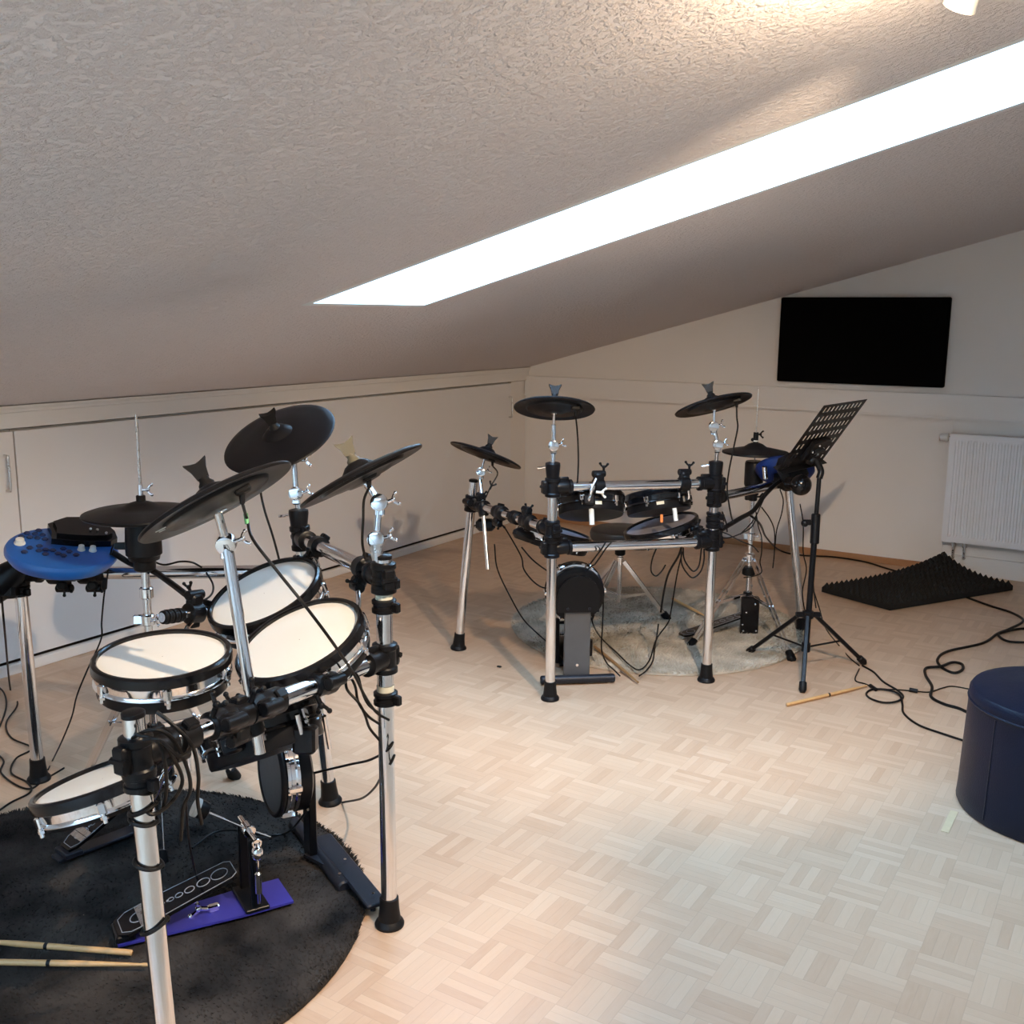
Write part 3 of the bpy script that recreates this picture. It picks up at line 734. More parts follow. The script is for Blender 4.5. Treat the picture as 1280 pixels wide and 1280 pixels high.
# kick pad
kc = D(338, 967, 2.78)
kd = thing('kick_drum_pad', 'round kick drum pad on a black tower, facing left on the dark rug', 'drum pad', V((kc.x, kc.y, 0)))
_, kn_, km = disc_frame(338, 967, 2.78, 98, .28, 1)
kn_ = V((kn_.x, kn_.y, kn_.z * .5)).normalized(); KR = 53 * 2.78 / FPX
def kick(kd, kc, kn_, KR, head, postm, wbar, dirb, zoff=.0, ph=.0, post_w=.07):
    MB().lathe(kc, kn_, [(.001, 0), (KR * .92, 0), (KR * .93, -.006)][::-1], 48, cap=False).build('drum_head', head, kd)
    MB().torus(kc - kn_ * .004, kn_, KR * .96, .008, n=48, m=10).build('rubber_hoop', RUB, kd)
    MB().lathe(kc, kn_, [(KR * .94, -.012), (KR, -.014), (KR, -.022), (KR * .965, -.026), (KR * .965, -.036), (KR, -.040), (KR, -.048), (KR * .94, -.05)][::-1], 48, cap=False).build('chrome_hoop', CHROME2, kd)
    MB().lathe(kc, kn_, [(KR * .93, -.045), (KR * .96, -.055), (KR * .96, -.080), (KR * .80, -.090), (.001, -.092)][::-1], 48, cap=False).build('shell', BLK, kd)
    for i in range(6):
        a = .5 + i * PI / 3; m_, y_, _z = frame(kn_, (0, 0, 1)); d = m_ * math.cos(a) + y_ * math.sin(a)
        MB().box(kc + d * KR * 1.02 - kn_ * .031, .016, .016, .04, d, kn_.cross(d), kn_, bev=.003).build('lug', CHROME2, kd)
    hn = V((kn_.x, kn_.y, 0)).normalized(); wd_ = V((-hn.y, hn.x, 0))
    pc_ = kc - hn * .105
    ztop = kc.z - KR * .1
    MB().box(V((pc_.x, pc_.y, (ztop + .02) / 2)), .022, post_w, ztop - .02, hn, wd_, (0, 0, 1), bev=.003).build('tower_plate', postm, kd, smooth=False)
    bb = V((pc_.x, pc_.y, .022)) + hn * dirb
    b = MB().cyl(bb - wd_ * wbar / 2, bb + wd_ * wbar / 2, .018, n=18, bev=.004)
    b.box(bb * .5 + V((pc_.x, pc_.y, .022)) * .5, abs(dirb) + .02, .05, .016, hn, wd_, (0, 0, 1))
    b.build('base_bar', DGREY, kd)
    MB().cyl(bb - wd_ * wbar * .42, bb - wd_ * wbar * .42 - V((0, 0, .0215)), .006, n=10).cyl(bb + wd_ * wbar * .42, bb + wd_ * wbar * .42 - V((0, 0, .0215)), .006, n=10).cyl(bb + wd_ * wbar * .42 + V((0, 0, .015)), bb + wd_ * wbar * .42 + V((0, 0, .026)), .0045, n=8).build('spike_bolt', CHROME2, kd)
    return hn, wd_, pc_, bb
hn, wd_, pc_, bb = kick(kd, kc, kn_, KR, GREY, BLK, .41, -.02, post_w=.055)
# folded stabiliser plate running out over the rug edge
a = FL(402, 1046, .03); c_ = FL(472, 1132, .03); ad = (c_ - a).normalized(); aw = V((-ad.y, ad.x, 0)); Ls = (c_ - a).length
MB().box((a + c_) / 2, Ls, .055, .012, ad, aw, (0, 0, 1), bev=.003).cyl(c_ - ad * .03, c_ - ad * .03 - V((0, 0, .029)), .007).cyl(a + ad * .03, a + ad * .03 - V((0, 0, .010)), .007).build('stabiliser', DGREY, kd, smooth=False)
for q_ in (.93, .45): MB().cyl(lerp(a, c_, q_) + V((0, 0, .006)), lerp(a, c_, q_) + V((0, 0, .02)), .004).build('spike_tip', CHROME2, kd)
pcf = V((pc_.x, pc_.y, .03)); jn = lerp(a, c_, .55)
MB().box((pcf + jn) / 2, (jn - pcf).length, .05, .010, (jn - pcf).normalized(), V((0, 0, 1)).cross((jn - pcf).normalized()), (0, 0, 1)).build('base_strut', DGREY, kd, smooth=False)
# kick pedal
heel = FL(146, 1164, .045); toe = FL(292, 1087, .125)
kp = thing('kick_pedal', 'black kick pedal with ring prints and a violet base plate on the dark rug', 'pedal', V((heel.x, heel.y, .02)))
ax_, wd2, up2 = footboard(kp, heel, toe, .108, True)
ah = V((ax_.x, ax_.y, 0)).normalized(); wh = V((-ah.y, ah.x, 0)); Lb = .42; hb = V((heel.x, heel.y, .026)) - ah * .005
MB().prism([(0, -.04), (Lb * .7, -.062), (Lb, -.062), (Lb, .062), (Lb * .7, .062), (0, .04)], (0, 0, 1), .006, o=hb, x=ah, y=wh).build('base_plate', PURP, kp, smooth=False)
MB().box(hb + ah * .02 + V((0, 0, .014)), .045, .075, .020, ah, wh, (0, 0, 1), bev=.004).build('heel_block', BLK, kp, smooth=False)
th = V((toe.x, toe.y, .03)) + ah * .04
b = MB()
for q in (-1, 1):
    b.box(th + wh * q * .05 + V((0, 0, .095)), .024, .014, .19, ah, wh, (0, 0, 1), bev=.003)
b.box(th + V((0, 0, .006)), .06, .13, .010, ah, wh, (0, 0, 1), bev=.002)
b.build('frame_post', BLK, kp, smooth=False)
axl = th + V((0, 0, .195))
MB().cyl(axl - wh * .075, axl + wh * .07, .006, n=12).cyl(axl - wh * .018, axl + wh * .018, .016, n=16, bev=.002).build('axle', CHROME2, kp)
bh = D(247, 1010, (axl - CAM).dot(CF) - .05)
be = D(338, 1046, (axl - CAM).dot(CF) + .03)
b = MB().tube([be, axl, bh + (axl - bh).normalized() * .02], .0032, smooth=0); b.build('beater_shaft', CHROME2, kp)
bd = (bh - axl).normalized()
hd = MB().lathe(bh - bd * .03, bd, [(.008, 0), (.021, .005), (.023, .02), (.023, .032), (.012, .04)], 18).build('beater', BLK, kp)
MB().lathe(bh - bd * .0, bd, [(.0235, -.002), (.0235, .010), (.0, .0105)], 18, cap=False).build('beater_face', LIGHTP, hd)
sp = th - wh * .075
MB().cyl(sp + V((0, 0, .19)), sp + V((0, 0, .03)), .004, n=10).lathe(sp + V((0, 0, .055)), (0, 0, 1), [(.004, 0), (.0085, .004), (.0085, .055), (.004, .06)], 14).ball(sp + V((0, 0, .165)), .015, n=8, sq=1.3).torus(sp + V((0, 0, .19)), wh, .010, .003, n=14, m=6).build('spring', CHROME2, kp)
wq = FL(262, 1136, .04)
b = MB(); wing(b, wq, -ah + V((0, 0, .3)), 1.1); b.box(wq + ah * .01, .03, .018, .018, ah, wh, (0, 0, 1), bev=.003); b.build('hoop_clamp', CHROME2, kp)

# sound module
mc, mn, mm = disc_frame(78, 684, 3.06, -2, .50, 1); MR = 66 * 3.06 / FPX; my = mn.cross(mm)
md = thing('drum_module', 'oval blue drum module with dark hexagonal buttons on the far left rack bar', 'drum module', mc)
ASP = .80
MB().lathe(mc, mn, [(MR * .72, -.055), (MR * .90, -.045), (MR, -.022), (MR, -.010), (MR * .97, -.002), (MR * .90, .002), (.001, .003)], 48, hint=mm, sy=ASP, cap=False).build('body', BLUE, md)
def mp(x, y, h=.004): a = (x - 605) / 530; q = -(y - 655) / 230; return mc + mm * (a * MR) + my * (q * MR * ASP) + mn * h
for (x, y) in ((270, 525), (345, 530), (415, 540), (225, 565), (300, 570), (370, 575), (440, 585), (375, 490), (310, 685), (265, 730), (395, 662), (395, 712), (455, 700), (455, 745), (520, 705), (615, 685), (570, 738), (620, 758), (670, 712), (735, 745)):
    MB().lathe(mp(x, y, .001), mn, [(.0095, 0), (.0095, .004), (.0075, .006)], 6, hint=mm).build('button', BLUED, md, smooth=False)
for (x, y, rr) in ((215, 635, .013), (780, 685, .009), (888, 690, .009)):
    MB().lathe(mp(x, y, .001), mn, [(rr * 1.25, 0), (rr * 1.2, .004), (rr, .006), (rr * .9, .016), (rr * .5, .018)], 20).build('knob', LIGHTP, md)
cen = mp(800, 520, 0)
poly = []
for (x, y) in ((455, 470), (600, 400), (850, 385), (1010, 440), (1095, 520), (1120, 600), (1060, 640), (900, 650), (700, 650), (500, 635), (500, 560)):
    p = mp(x, y, 0) - cen; poly.append((p.dot(mm), p.dot(my)))
hsn = MB().prism(poly, mn, .022, o=cen, x=mm, y=my).prism([(a * .85, b_ * .8 + .004) for a, b_ in poly], mn, .032, o=cen, x=mm, y=my).build('display_housing', BLKG, md, smooth=False)
for (x, y) in ((860, 560), (925, 565), (1010, 600)): MB().ball(mp(x, y, .037), .004, n=6).build('screw', STEEL, hsn)
b = MB().box(mc - mn * .07, .12, .09, .04, mm, my, mn, bev=.006).cyl(mc - mn * .06, D(72, 716, 3.15), .014, n=14); b.build('mount_plate', BLK, md)
pb = between(p4m, p3m)
for s_ in (.16, .27):
    b = MB(); p = lerp(p4m, p3m, s_); bar_clamp(b, p, pb, -CU + CF * .2); wing(b, p - CU * .03, -CU + CR * .5, .9)
    b.lathe(p - pb * .045, pb, [(.021, 0), (.034, .006), (.034, .03), (.026, .045), (.026, .085), (.021, .09)], 20); b.build('accessory_clamp', BLK, rk)
b = MB().lathe(D(4, 726, 3.2), CR * .6 + CU * .5, [(.02, -.09), (.045, -.07), (.05, -.03), (.044, .03), (.03, .08)], 20).box(D(8, 738, 3.2), .07, .05, .05, CR, CF, CU, bev=.01); b.build('end_joint', BLK, rk)

# cables of the left kit
GC = None
cable('black cable hanging from the near cymbal pad across both white tom pads', [c1[5], D(309, 650, 2.09), D(316, 674, 2.05), D(345, 712, 2.03), D(378, 753, 2.02), D(412, 798, 2.08), D(442, 842, 2.25), D(455, 868, 2.32), D(470, 890, 2.38), D(486, 900, 2.42)])
MB_ = MB().cyl(D(307, 642, 2.09), D(309, 655, 2.088), .0045).build('cable_tape', GREENT); tag(MB_, 'short green tape sleeve on the near cymbal cable', 'tape')
cable('black cable hanging from the far cymbal pad down to the upper tom', [c2[5], D(326, 608, 2.93), D(330, 635, 2.92), D(341, 670, 2.92), D(349, 700, 2.92), D(352, 716, 2.90)])
cable('black cable dropping from the olive-nutted cymbal pad to the rack corner', [c3[5], D(455, 625, 2.37), D(454, 650, 2.37), D(453, 678, 2.375), D(457, 700, 2.38)])
cable('thin black cable dropping from the blue module to the floor, with an inline plug', [D(142, 680, 3.1), D(138, 693, 3.08), D(134, 722, 3.1), D(130, 745, 3.12), D(127, 778, 3.15), D(126, 800, 3.18), D(108, 840, 3.25), D(96, 870, 3.3), D(90, 895, 3.34), D(78, 925, 3.38), FL(66, 950, .004), FL(60, 962, .004)], r=.0026)
o = MB().lathe(D(131, 722, 3.09), D(130, 738, 3.1) - D(131, 722, 3.09), [(.004, 0), (.0085, .004), (.0085, .034), (.004, .04)], 12).build('cable_plug', RUB); tag(o, 'small black inline plug hanging beneath the left rack bar', 'plug')
cable('black cable wandering over the floor beside the far left rack leg', [D(2, 745, 3.1), D(6, 790, 3.2), FL(13, 862, .004), FL(22, 880, .004), FL(8, 903, .004), FL(14, 922, .004), FL(40, 935, .004), FL(20, 948, .004), FL(14, 966, .004), FL(34, 978, .004), FL(38, 990, .004), FL(12, 1004, .004), FL(-10, 1020, .004)])
cable('black cable curving along the left edge of the picture', [FL(-20, 850, .004), FL(2, 862, .004), FL(8, 880, .004), FL(1, 905, .004), FL(-12, 930, .004)])
cable('black cable at the left edge crossing behind the low floor tom', [FL(-15, 935, .004), FL(4, 950, .004), FL(1, 965, .004), FL(18, 980, .004), FL(38, 986, .004), FL(55, 975, .004), FL(80, 960, .004)])
cable('cable running from the rack bar along behind the hi-hat to the tom mounts', [D(140, 690, 3.08), D(165, 705, 3.1), D(190, 713, 2.98), D(215, 730, 2.9), D(240, 748, 2.8), D(265, 756, 2.75), D(280, 765, 2.8)], r=.009)
cable('second thin cable arching above the far left rack bar', [D(188, 700, 3.05), D(205, 706, 3.05), D(225, 702, 3.05), D(240, 703, 3.05), D(252, 709, 3.08)], r=.003)
cable('thin cable loop under the far left rack bar near the tom', [D(258, 716, 3.08), D(266, 730, 3.05), D(265, 742, 3.0), D(255, 750, 2.95), D(240, 752, 2.9), D(232, 744, 2.9)], r=.003)
def wrap(P, v, tilt=.5, turns=1.0, r=.0034):
    p = on_pole(P, v); ax = axd(P); x, y, z = frame(ax, CR); pts = []
    for i in range(int(18 * turns) + 1):
        a = 2 * PI * i / 18; pts.append(p + (x * math.cos(a) + y * math.sin(a)) * (RP + r + .001) + ax * (tilt * .012 * math.cos(a) + .004 * i / 18))
    return pts
for i, (v_, tl, lb_) in enumerate(((985, -.8, 'uppermost cable wrap on the nearest pole'), (1012, .6, 'second cable wrap from the top on the nearest pole'), (1026, -.5, 'third cable wrap from the top on the nearest pole'), (1080, -.6, 'fourth cable wrap from the top, alone mid-way down the nearest pole'), (1158, .9, 'lowest cable wrap on the nearest pole, beside the drumsticks'))):
    cable(lb_, wrap(P1, v_, tl, 1.0), r=.0034, name='cable_wrap', smooth=2)
for i, (pts, lab) in enumerate((
    ([(160, 925, 1.80), (190, 912, 1.76), (214, 922, 1.78), (232, 955, 1.82), (238, 985, 1.86), (229, 1010, 1.9), (226, 1050, 1.95)], 'outer cable looping down from the nearest pole clamp'),
    ([(170, 918, 1.77), (196, 926, 1.76), (206, 952, 1.78), (208, 985, 1.82), (204, 1010, 1.86)], 'inner cable looping close to the nearest pole'),
    ([(196, 890, 1.82), (215, 905, 1.82), (240, 932, 1.84), (248, 968, 1.9), (247, 1000, 1.94), (252, 1030, 2.0)], 'right-hand cable hanging from the nearest clamp towards the pedal'),
    ([(180, 925, 1.76), (200, 925, 1.75), (222, 945, 1.78), (234, 942, 1.8), (238, 936, 1.82)], 'short cable bridging the nearest pole clamp'),
    ([(210, 935, 1.8), (228, 975, 1.88), (212, 1005, 1.86), (190, 1018, 1.82), (176, 1005, 1.83)], 'cable slung under the nearest clamp around the pole'))):
    cable(lab, [D(*p) for p in pts], r=.0036, group=None)
cable('black cable from the kick pad looping up to the middle front pole', [D(385, 968, 2.8), D(410, 962, 2.75), D(440, 955, 2.7), D(462, 950, 2.6), D(484, 938, 2.48), D(491, 928, 2.46), D(486, 934, 2.45)])
cable('black cable on the floor by the far foot rising to the middle front pole', [FL(428, 1003, .004), D(452, 998, 3.0), D(468, 985, 2.8), D(478, 968, 2.6), D(488, 955, 2.5), D(493, 944, 2.46), D(487, 956, 2.45)])
cable('left of three cables drooping from the lower bar to the front pole', [D(432, 845, 2.35), D(434, 862, 2.35), D(448, 878, 2.35), D(456, 893, 2.36), D(462, 910, 2.4), D(474, 925, 2.44)])
cable('middle of three cables drooping from the lower bar to the front pole', [D(436, 842, 2.35), D(444, 858, 2.35), D(448, 878, 2.37), D(460, 895, 2.4), D(474, 905, 2.44)])
cable('right of three cables drooping from the lower bar to the front pole', [D(428, 815, 2.3), D(436, 835, 2.3), D(447, 845, 2.32), D(452, 862, 2.34), D(460, 880, 2.38), D(474, 892, 2.42)])
cable('black cable lying over the dark rug behind the kick pedal', [D(385, 1012, 2.75), FL(360, 1040, .03), FL(330, 1044, .03), FL(300, 1038, .03), FL(270, 1040, .03), FL(240, 1060, .03)])
cable('thin dark cable hanging from the clamps to the dark rug in front of the pedals', [D(232, 1000, 2.0), D(236, 1050, 2.2), D(242, 1080, 2.35), FL(246, 1100, .03), FL(246, 1118, .03)], r=.0028)
# round black shag rug
def rug(label, group, c, R, m_, nb, h0, h1, w0, dark=None, name='shag_rug'):
    bb = MB().lathe(V((c[0], c[1], .002)), (0, 0, 1), [(R * 1.0, 0), (R, .008), (R * .98, .014), (.001, .014)], 96, cap=False)
    vs = bb.v; fs = bb.f
    rnd = random.Random(hash(name) % 1 + int(c[0] * 100))
    for i in range(nb):
        rr = R * math.sqrt(rnd.random()); a = rnd.random() * 2 * PI
        if rnd.random() < .12: rr = R * (.965 + .04 * rnd.random())
        x = c[0] + rr * math.cos(a); y = c[1] + rr * math.sin(a)
        # pile leans in swirling patches
        la = 2.2 * math.sin(x * 3.1 + 1) + 2.0 * math.cos(y * 2.7 - x * 1.9) + rnd.uniform(-1.1, 1.1)
        ln = rnd.uniform(.4, 1.1) * h1; h = rnd.uniform(h0, h1)
        dx, dy = math.cos(la) * ln, math.sin(la) * ln
        wa = rnd.random() * PI; wx, wy = math.cos(wa) * w0, math.sin(wa) * w0
        n0 = len(vs)
        vs.append(V((x - wx, y - wy, .010))); vs.append(V((x + wx, y + wy, .010)))
        vs.append(V((x + dx * .6 + wx * .7, y + dy * .6 + wy * .7, .010 + h * .75))); vs.append(V((x + dx * .6 - wx * .7, y + dy * .6 - wy * .7, .010 + h * .75)))
        vs.append(V((x + dx * 1.25, y + dy * 1.25, .010 + h)))
        fs.append((n0, n0 + 1, n0 + 2, n0 + 3)); fs.append((n0 + 3, n0 + 2, n0 + 4))
    o = bb.build(name, m_, smooth=False)
    return tag(o, label, 'rug', group)
rug('round black shaggy rug under the left drum kit', None, (1.82, -5.10), .695, RUGB, 52000, .005, .011, .0022)
rug('round light grey shaggy rug under the right drum kit', None, (1.98, -2.02), .70, RUGG, 26000, .006, .015, .0028)

# drumsticks
def stick(label, a, c, z0=.0, m_=WOOD, band=None, group=None, r=.0072):
    ax = (c - a).normalized(); Ln = (c - a).length
    t_ = thing('drumstick', label, 'drumstick', (a + c) / 2, group)
    MB().lathe(a, ax, [(.003, 0), (r * .92, .003), (r, .012), (r, Ln * .72), (r * .55, Ln * .93), (r * .45, Ln * .965), (r * .62, Ln * .98), (r * .55, Ln * .995), (.001, Ln)], 14, cap=False).build('shaft', m_, t_)
    if band: MB().lathe(a + ax * Ln * band, ax, [(r * 1.05, 0), (r * 1.05, .009)], 14, cap=False).build('ring', RUB, t_)
    return t_
stick('upper of two wooden drumsticks at the left edge on the dark rug', FL(166, 1191, .034), FL(166, 1191, .034) + (FL(0, 1178, .034) - FL(166, 1191, .034)).normalized() * .40, band=.52)
stick('lower of two wooden drumsticks at the left edge on the dark rug', FL(-150, 1200, .034), FL(187, 1206, .034), band=.62)
stick('pale drumstick on the parquet beside the music stand', FL(983, 881, .008), FL(1084, 857, .008), band=.5)
stick('brown drumstick reaching from the grey rug onto the floor beside the kick tower', FL(743, 808, .034), FL(798, 853, .012), m_=WOODD)
stick('brown drumstick lying on the grey rug behind the rack leg', FL(840, 748, .034), FL(882, 770, .034), m_=WOOD)

# ================================================================== RIGHT KIT
A = pole(687.5, 874, 691, 598, 3.93)
Cc = pole(882.5, 851, 894, 598, 4.155)
B = pole(573, 811, 592, 600, 4.55)
Dd = pole(1003, 790, 985, 600, 4.88)
au = on_pole(A, 609); cu = on_pole(Cc, 604); al_ = on_pole(A, 685); cl_ = on_pole(Cc, 677)
aw_ = on_pole(A, 662); bw = on_pole(B, 629); cm = on_pole(Cc, 622); dm = on_pole(Dd, 603)
bars = [(au, cu), (al_, cl_), (aw_, bw), (cm, dm)]
cl2 = [(au, axd(A), between(au, cu)), (cu, axd(Cc), between(cu, au)), (al_, axd(A), between(al_, cl_)), (cl_, axd(Cc), between(cl_, al_)),
       (aw_, axd(A), between(aw_, bw)), (bw, axd(B), between(bw, aw_)), (cm, axd(Cc), between(cm, dm)), (dm, axd(Dd), between(dm, cm))]
co2 = [(on_pole(Cc, 645), axd(Cc)), (on_pole(Cc, 655), axd(Cc)), (on_pole(A, 672), axd(A))]
rk2 = rack('chrome tube drum rack with black clamps around the kit in the far corner', 'electronic drum racks', [A, B, Cc, Dd], bars, cl2, co2, (2.1, -2.6, 0))
b = MB(); wing(b, D(745, 615, 3.97), CR - CU * .1, .9); b.build('pale_wing_screw', LIGHTP, rk2)
for s_, dr in ((.28, CU), (.62, -CU), (.86, CU)):
    p = lerp(aw_, bw, s_); ax = between(aw_, bw); b = MB(); bar_clamp(b, p, ax, dr - CF * .3); wing(b, p + dr * .03, dr + CR * .2, .9)
    b.lathe(p - ax * .035, ax, [(.021, 0), (.031, .004), (.031, .03), (.027, .04), (.027, .066), (.021, .07)], 18); b.build('accessory_clamp', BLK, rk2)
MB().box(D(607, 656, 4.5), .085, .06, .055, CR, CF, CU, bev=.015).build('bracket', BLK, rk2)
b = MB().box(D(655, 669, 4.2), .095, .06, .045, (CR - CU * .35).normalized(), CF, (CU + CR * .35).normalized(), bev=.015); b.build('bracket', BLK, rk2)
GR = 'cymbal pads of the right drum kit'
ca = cymbal('black cymbal pad seen from below on the left front pole of the far kit', GR, 693, 508, 3.89, 51, -2, .28, -1,
            [('thin', 692, 531, 3.885), ('mid', 692, 557, 3.90, 1), ('mid', 691, 578, 3.91), ('holder', 691, 600, 3.93)], jack=(.52, -.3))
cb_ = cymbal('black cymbal pad tilted up above the right front pole of the far kit', GR, 891, 504, 4.10, 49, 15, .17, -1,
             [('thin', 892, 533, 4.11, 1), ('mid', 897, 556, 4.12, 1), ('mid', 895, 576, 4.14), ('holder', 894, 600, 4.155)], jack=(.60, -.2))
cc_ = cymbal('smallest looking black cymbal pad tilted down to the right, at the far left leg', GR, 608, 567, 4.50, 47, -20, .10, -1,
             [('thin', 601, 590, 4.5, 1), ('mid', 600, 600, 4.5), ('mid', 604, 640, 4.46), ('mid', 610, 712, 4.42)], jack=(.2, -.25))
MB().cyl(D(602, 628, 4.47), D(605, 645, 4.46), .022, n=16, bev=.003).build('rod_sleeve', BLK, cc_[0])
b = MB(); bar_clamp(b, lerp(aw_, bw, .93), between(aw_, bw), -CF); b.build('rod_clamp', BLK, cc_[0])
b = MB(); wing(b, D(612, 612, 4.45), CR * .5 + CU, .8); b.build('wing_screw', BLK, cc_[0])
# hi-hat
HH2 = D(944, 563, 4.85); R = 41 * 4.85 / FPX
hh2 = thing('hi_hat_pad', 'dark hi-hat pad pair beside the music stand', 'hi-hat', HH2)
MB().lathe(HH2, (0, 0, 1), [(R, -.010), (R * .99, -.005), (R * .6, .008), (R * .35, .016), (R * .22, .030), (R * .12, .036), (.012, .037)], 48, cap=False).build('top_cymbal', CYMT, hh2)
MB().lathe(HH2 - V((0, 0, .016)), (0, 0, 1), [(.01, -.012), (R * .5, -.008), (R * .92, .0), (R * .99, .003), (R, .006)], 48, cap=False).build('bottom_cymbal', BLK, hh2)
MB().lathe(HH2 - V((0, 0, .16)), (0, 0, 1), [(.026, -.05), (.028, -.02), (.040, -.01), (.044, .0), (.044, .10), (.040, .11)], 24).build('sensor_housing', BLK, hh2)
b = MB().cyl(HH2 + V((0, 0, .03)), HH2 + V((0, 0, .085)), .012, n=14); wing(b, HH2 + V((0, 0, .075)), CR, .8); b.ball(HH2 + V((0, 0, .05)) - CR * .014, .009, n=6); b.build('clutch', BLK, hh2)
MB().cyl(HH2 + V((0, 0, .042)), HH2 + V((0, 0, .048)), .0135, n=14).build('felt', LIGHTP, hh2)
hb_ = V((HH2.x, HH2.y, 0))
g1 = FL(862, 810); g2 = FL(990, 826)
d_ = (hb_ - (g1 + g2) / 2)
g3 = hb_ + d_.normalized() * .30
hs2 = tripod('hi_hat_stand', 'chrome hi-hat stand with black pedal frame on the grey rug', 'stand', hb_, [g1, g2, g3], .37, .19, HH2 - V((0, 0, .20)), rsh=.0115, group='hi-hat stands', footr=.02)
MB().cyl(HH2 - V((0, 0, .2)), HH2 + V((0, 0, .29)), .0032, n=8).build('pull_rod', STEEL, hs2)
for z_ in (-.22, -.41):
    p = HH2 + V((0, 0, z_)); b = MB().cyl(p - V((0, 0, .018)), p + V((0, 0, .018)), .021, n=18, bev=.003); b.box(p - CR * .024, .026, .022, .032, CR, CF, CU, bev=.004); wing(b, p + CR * .012 - CF * .01, CR - CF * .5, .8)
    b.build('height_clamp', CHROME2 if z_ < -.3 else BLK, hs2)
p = D(930, 727, 4.80); MB().cyl(V((hb_.x, hb_.y, .285)), V((hb_.x, hb_.y, .325)), .032, n=20, bev=.005).build('stop_collar', RUB, hs2)
fr = FL(925, 808); frc = V((fr.x, fr.y, 0)); fr2 = V((hb_.x, hb_.y, 0))
cF = V((CF.x, CF.y, 0)).normalized(); cR = V((-cF.y, cF.x, 0)) * -1
b = MB().box(V((hb_.x, hb_.y, .10)) - cF * .06, .085, .03, .19, cR, cF, (0, 0, 1), bev=.006); b.build('pedal_frame', BLKG, hs2, smooth=False)
b = MB()
for q, z_ in ((-.03, .03), (.03, .03), (-.035, .06), (-.02, .12), (.02, .16)): b.ball(V((hb_.x, hb_.y, z_)) - cF * .077 + cR * q, .005, n=6)
b.build('bolt', CHROME2, hs2)
h0 = FL(852, 795, .04); t0 = V((hb_.x, hb_.y, .09))
footboard(hs2, h0, t0, .07, False)
# throne
SC = D(776, 661, 5.12)
th2 = thing('drum_throne', 'round dark drum throne on a chrome tripod behind the far rack', 'stool', V((SC.x, SC.y, 0)))
MB().lathe(SC, (0, 0, 1), [(.10, -.062), (.140, -.056), (.150, -.045), (.152, -.02), (.146, -.004), (.13, .004), (.001, .008)], 40, cap=False).lathe(SC, (0, 0, 1), [(.001, -.06), (.12, -.06)], 30, cap=False).build('seat', STOOLM, th2)
sb = V((SC.x, SC.y, 0)); 
MB().cyl(sb + V((0, 0, .09)), SC - V((0, 0, .05)), .0125, n=16).build('post', CHROME, th2)
MB().cyl(sb + V((0, 0, .33)), sb + V((0, 0, .375)), .026, n=18, bev=.006).build('seat_clamp', RUB, th2)
MB().cyl(sb + V((0, 0, .28)), sb + V((0, 0, .325)), .019, n=18, bev=.003).build('hub', CHROME2, th2)
ff = [FL(835, 777), FL(735, 779)]; d_ = (sb - (ff[0] + ff[1]) / 2).normalized(); ff.append(sb + d_ * .3)
for f in ff:
    f = V((f.x, f.y, .012)); d = (V((f.x, f.y, 0)) - sb).normalized(); w_ = V((-d.y, d.x, 0)); a = sb + V((0, 0, .30)) + d * .02
    dn = (f - a).normalized(); u_ = dn.cross(w_); b = MB()
    for q in (-1, 1): b.box(lerp(a, f, .5) + w_ * q * .010, (f - a).length, .003, .018, dn, w_, u_)
    l = b.build('leg', CHROME, th2)
    ft_ = MB().lathe(f - dn * .045, dn, [(.01, 0), (.018, .005), (.02, .04), (.012, .06)], 12)
    for v in ft_.v: v.z = max(v.z, .001)
    ft_.build('rubber_foot', RUB, l)
    m0 = lerp(a, f, .55); c0 = sb + V((0, 0, .12)) + d * .012; dd = (m0 - c0).normalized(); u_ = dd.cross(w_); b = MB()
    for q in (-1, 1): b.box(lerp(c0, m0, .5) + w_ * q * .006, (m0 - c0).length, .003, .013, dd, w_, u_)
    b.build('brace', CHROME, th2)
MB().cyl(sb + V((0, 0, .108)), sb + V((0, 0, .132)), .017, n=14).build('collar', CHROME2, th2)

# pads of the right kit
GQ = 'drum pads of the right kit'
ubar = between(au, cu)
r1 = drum('tom_pad', 'left black tom pad hanging under the upper bar of the far kit, seen from behind', 'drum pad', GQ, 738, 621, 4.13, 43, 2, .22, -1, depth=.075, rim=BLKG, tag_label=-1.35, lug0=.3, lugs=6)
mount(r1[0], r1[1], r1[2], r1[4], D(735, 600, 3.9) - r1[1], lerp(au, cu, .27), ubar, outd=V((0, 0, 1)))
MB().cyl(D(739, 633, 4.0), D(740, 656, 4.0), .010, n=12).build('memory_rod', LIGHTP, r1[0])
r2 = drum('tom_pad', 'right black tom pad hanging under the upper bar of the far kit, seen from behind', 'drum pad', GQ, 821, 618, 4.28, 42, 8, .13, -1, depth=.075, rim=BLKG, tag_label=-1.5, lug0=.2, lugs=6)
mount(r2[0], r2[1], r2[2], r2[4], D(860, 605, 4.15) - r2[1], lerp(au, cu, .80), ubar, outd=V((0, 0, 1)))
MB().cyl(D(843, 635, 4.14), D(845, 651, 4.14), .009, n=12).build('memory_rod', LIGHTP, r2[0])
MB().cyl(D(827, 643, 4.15), D(827, 653, 4.15), .006, n=10).build('cable_tape', ORANGE, r2[0])
r3 = drum('snare_pad', 'grey-headed snare pad between the two chrome bars of the far kit', 'drum pad', GQ, 826, 656, 4.36, 48, 14, .22, 1, depth=.06, head=MESHG, lug0=.3, lugs=8)
mount(r3[0], r3[1], r3[2], r3[4], D(880, 660, 4.25) - r3[1], on_pole(Cc, 668), axd(Cc), outd=-CR)
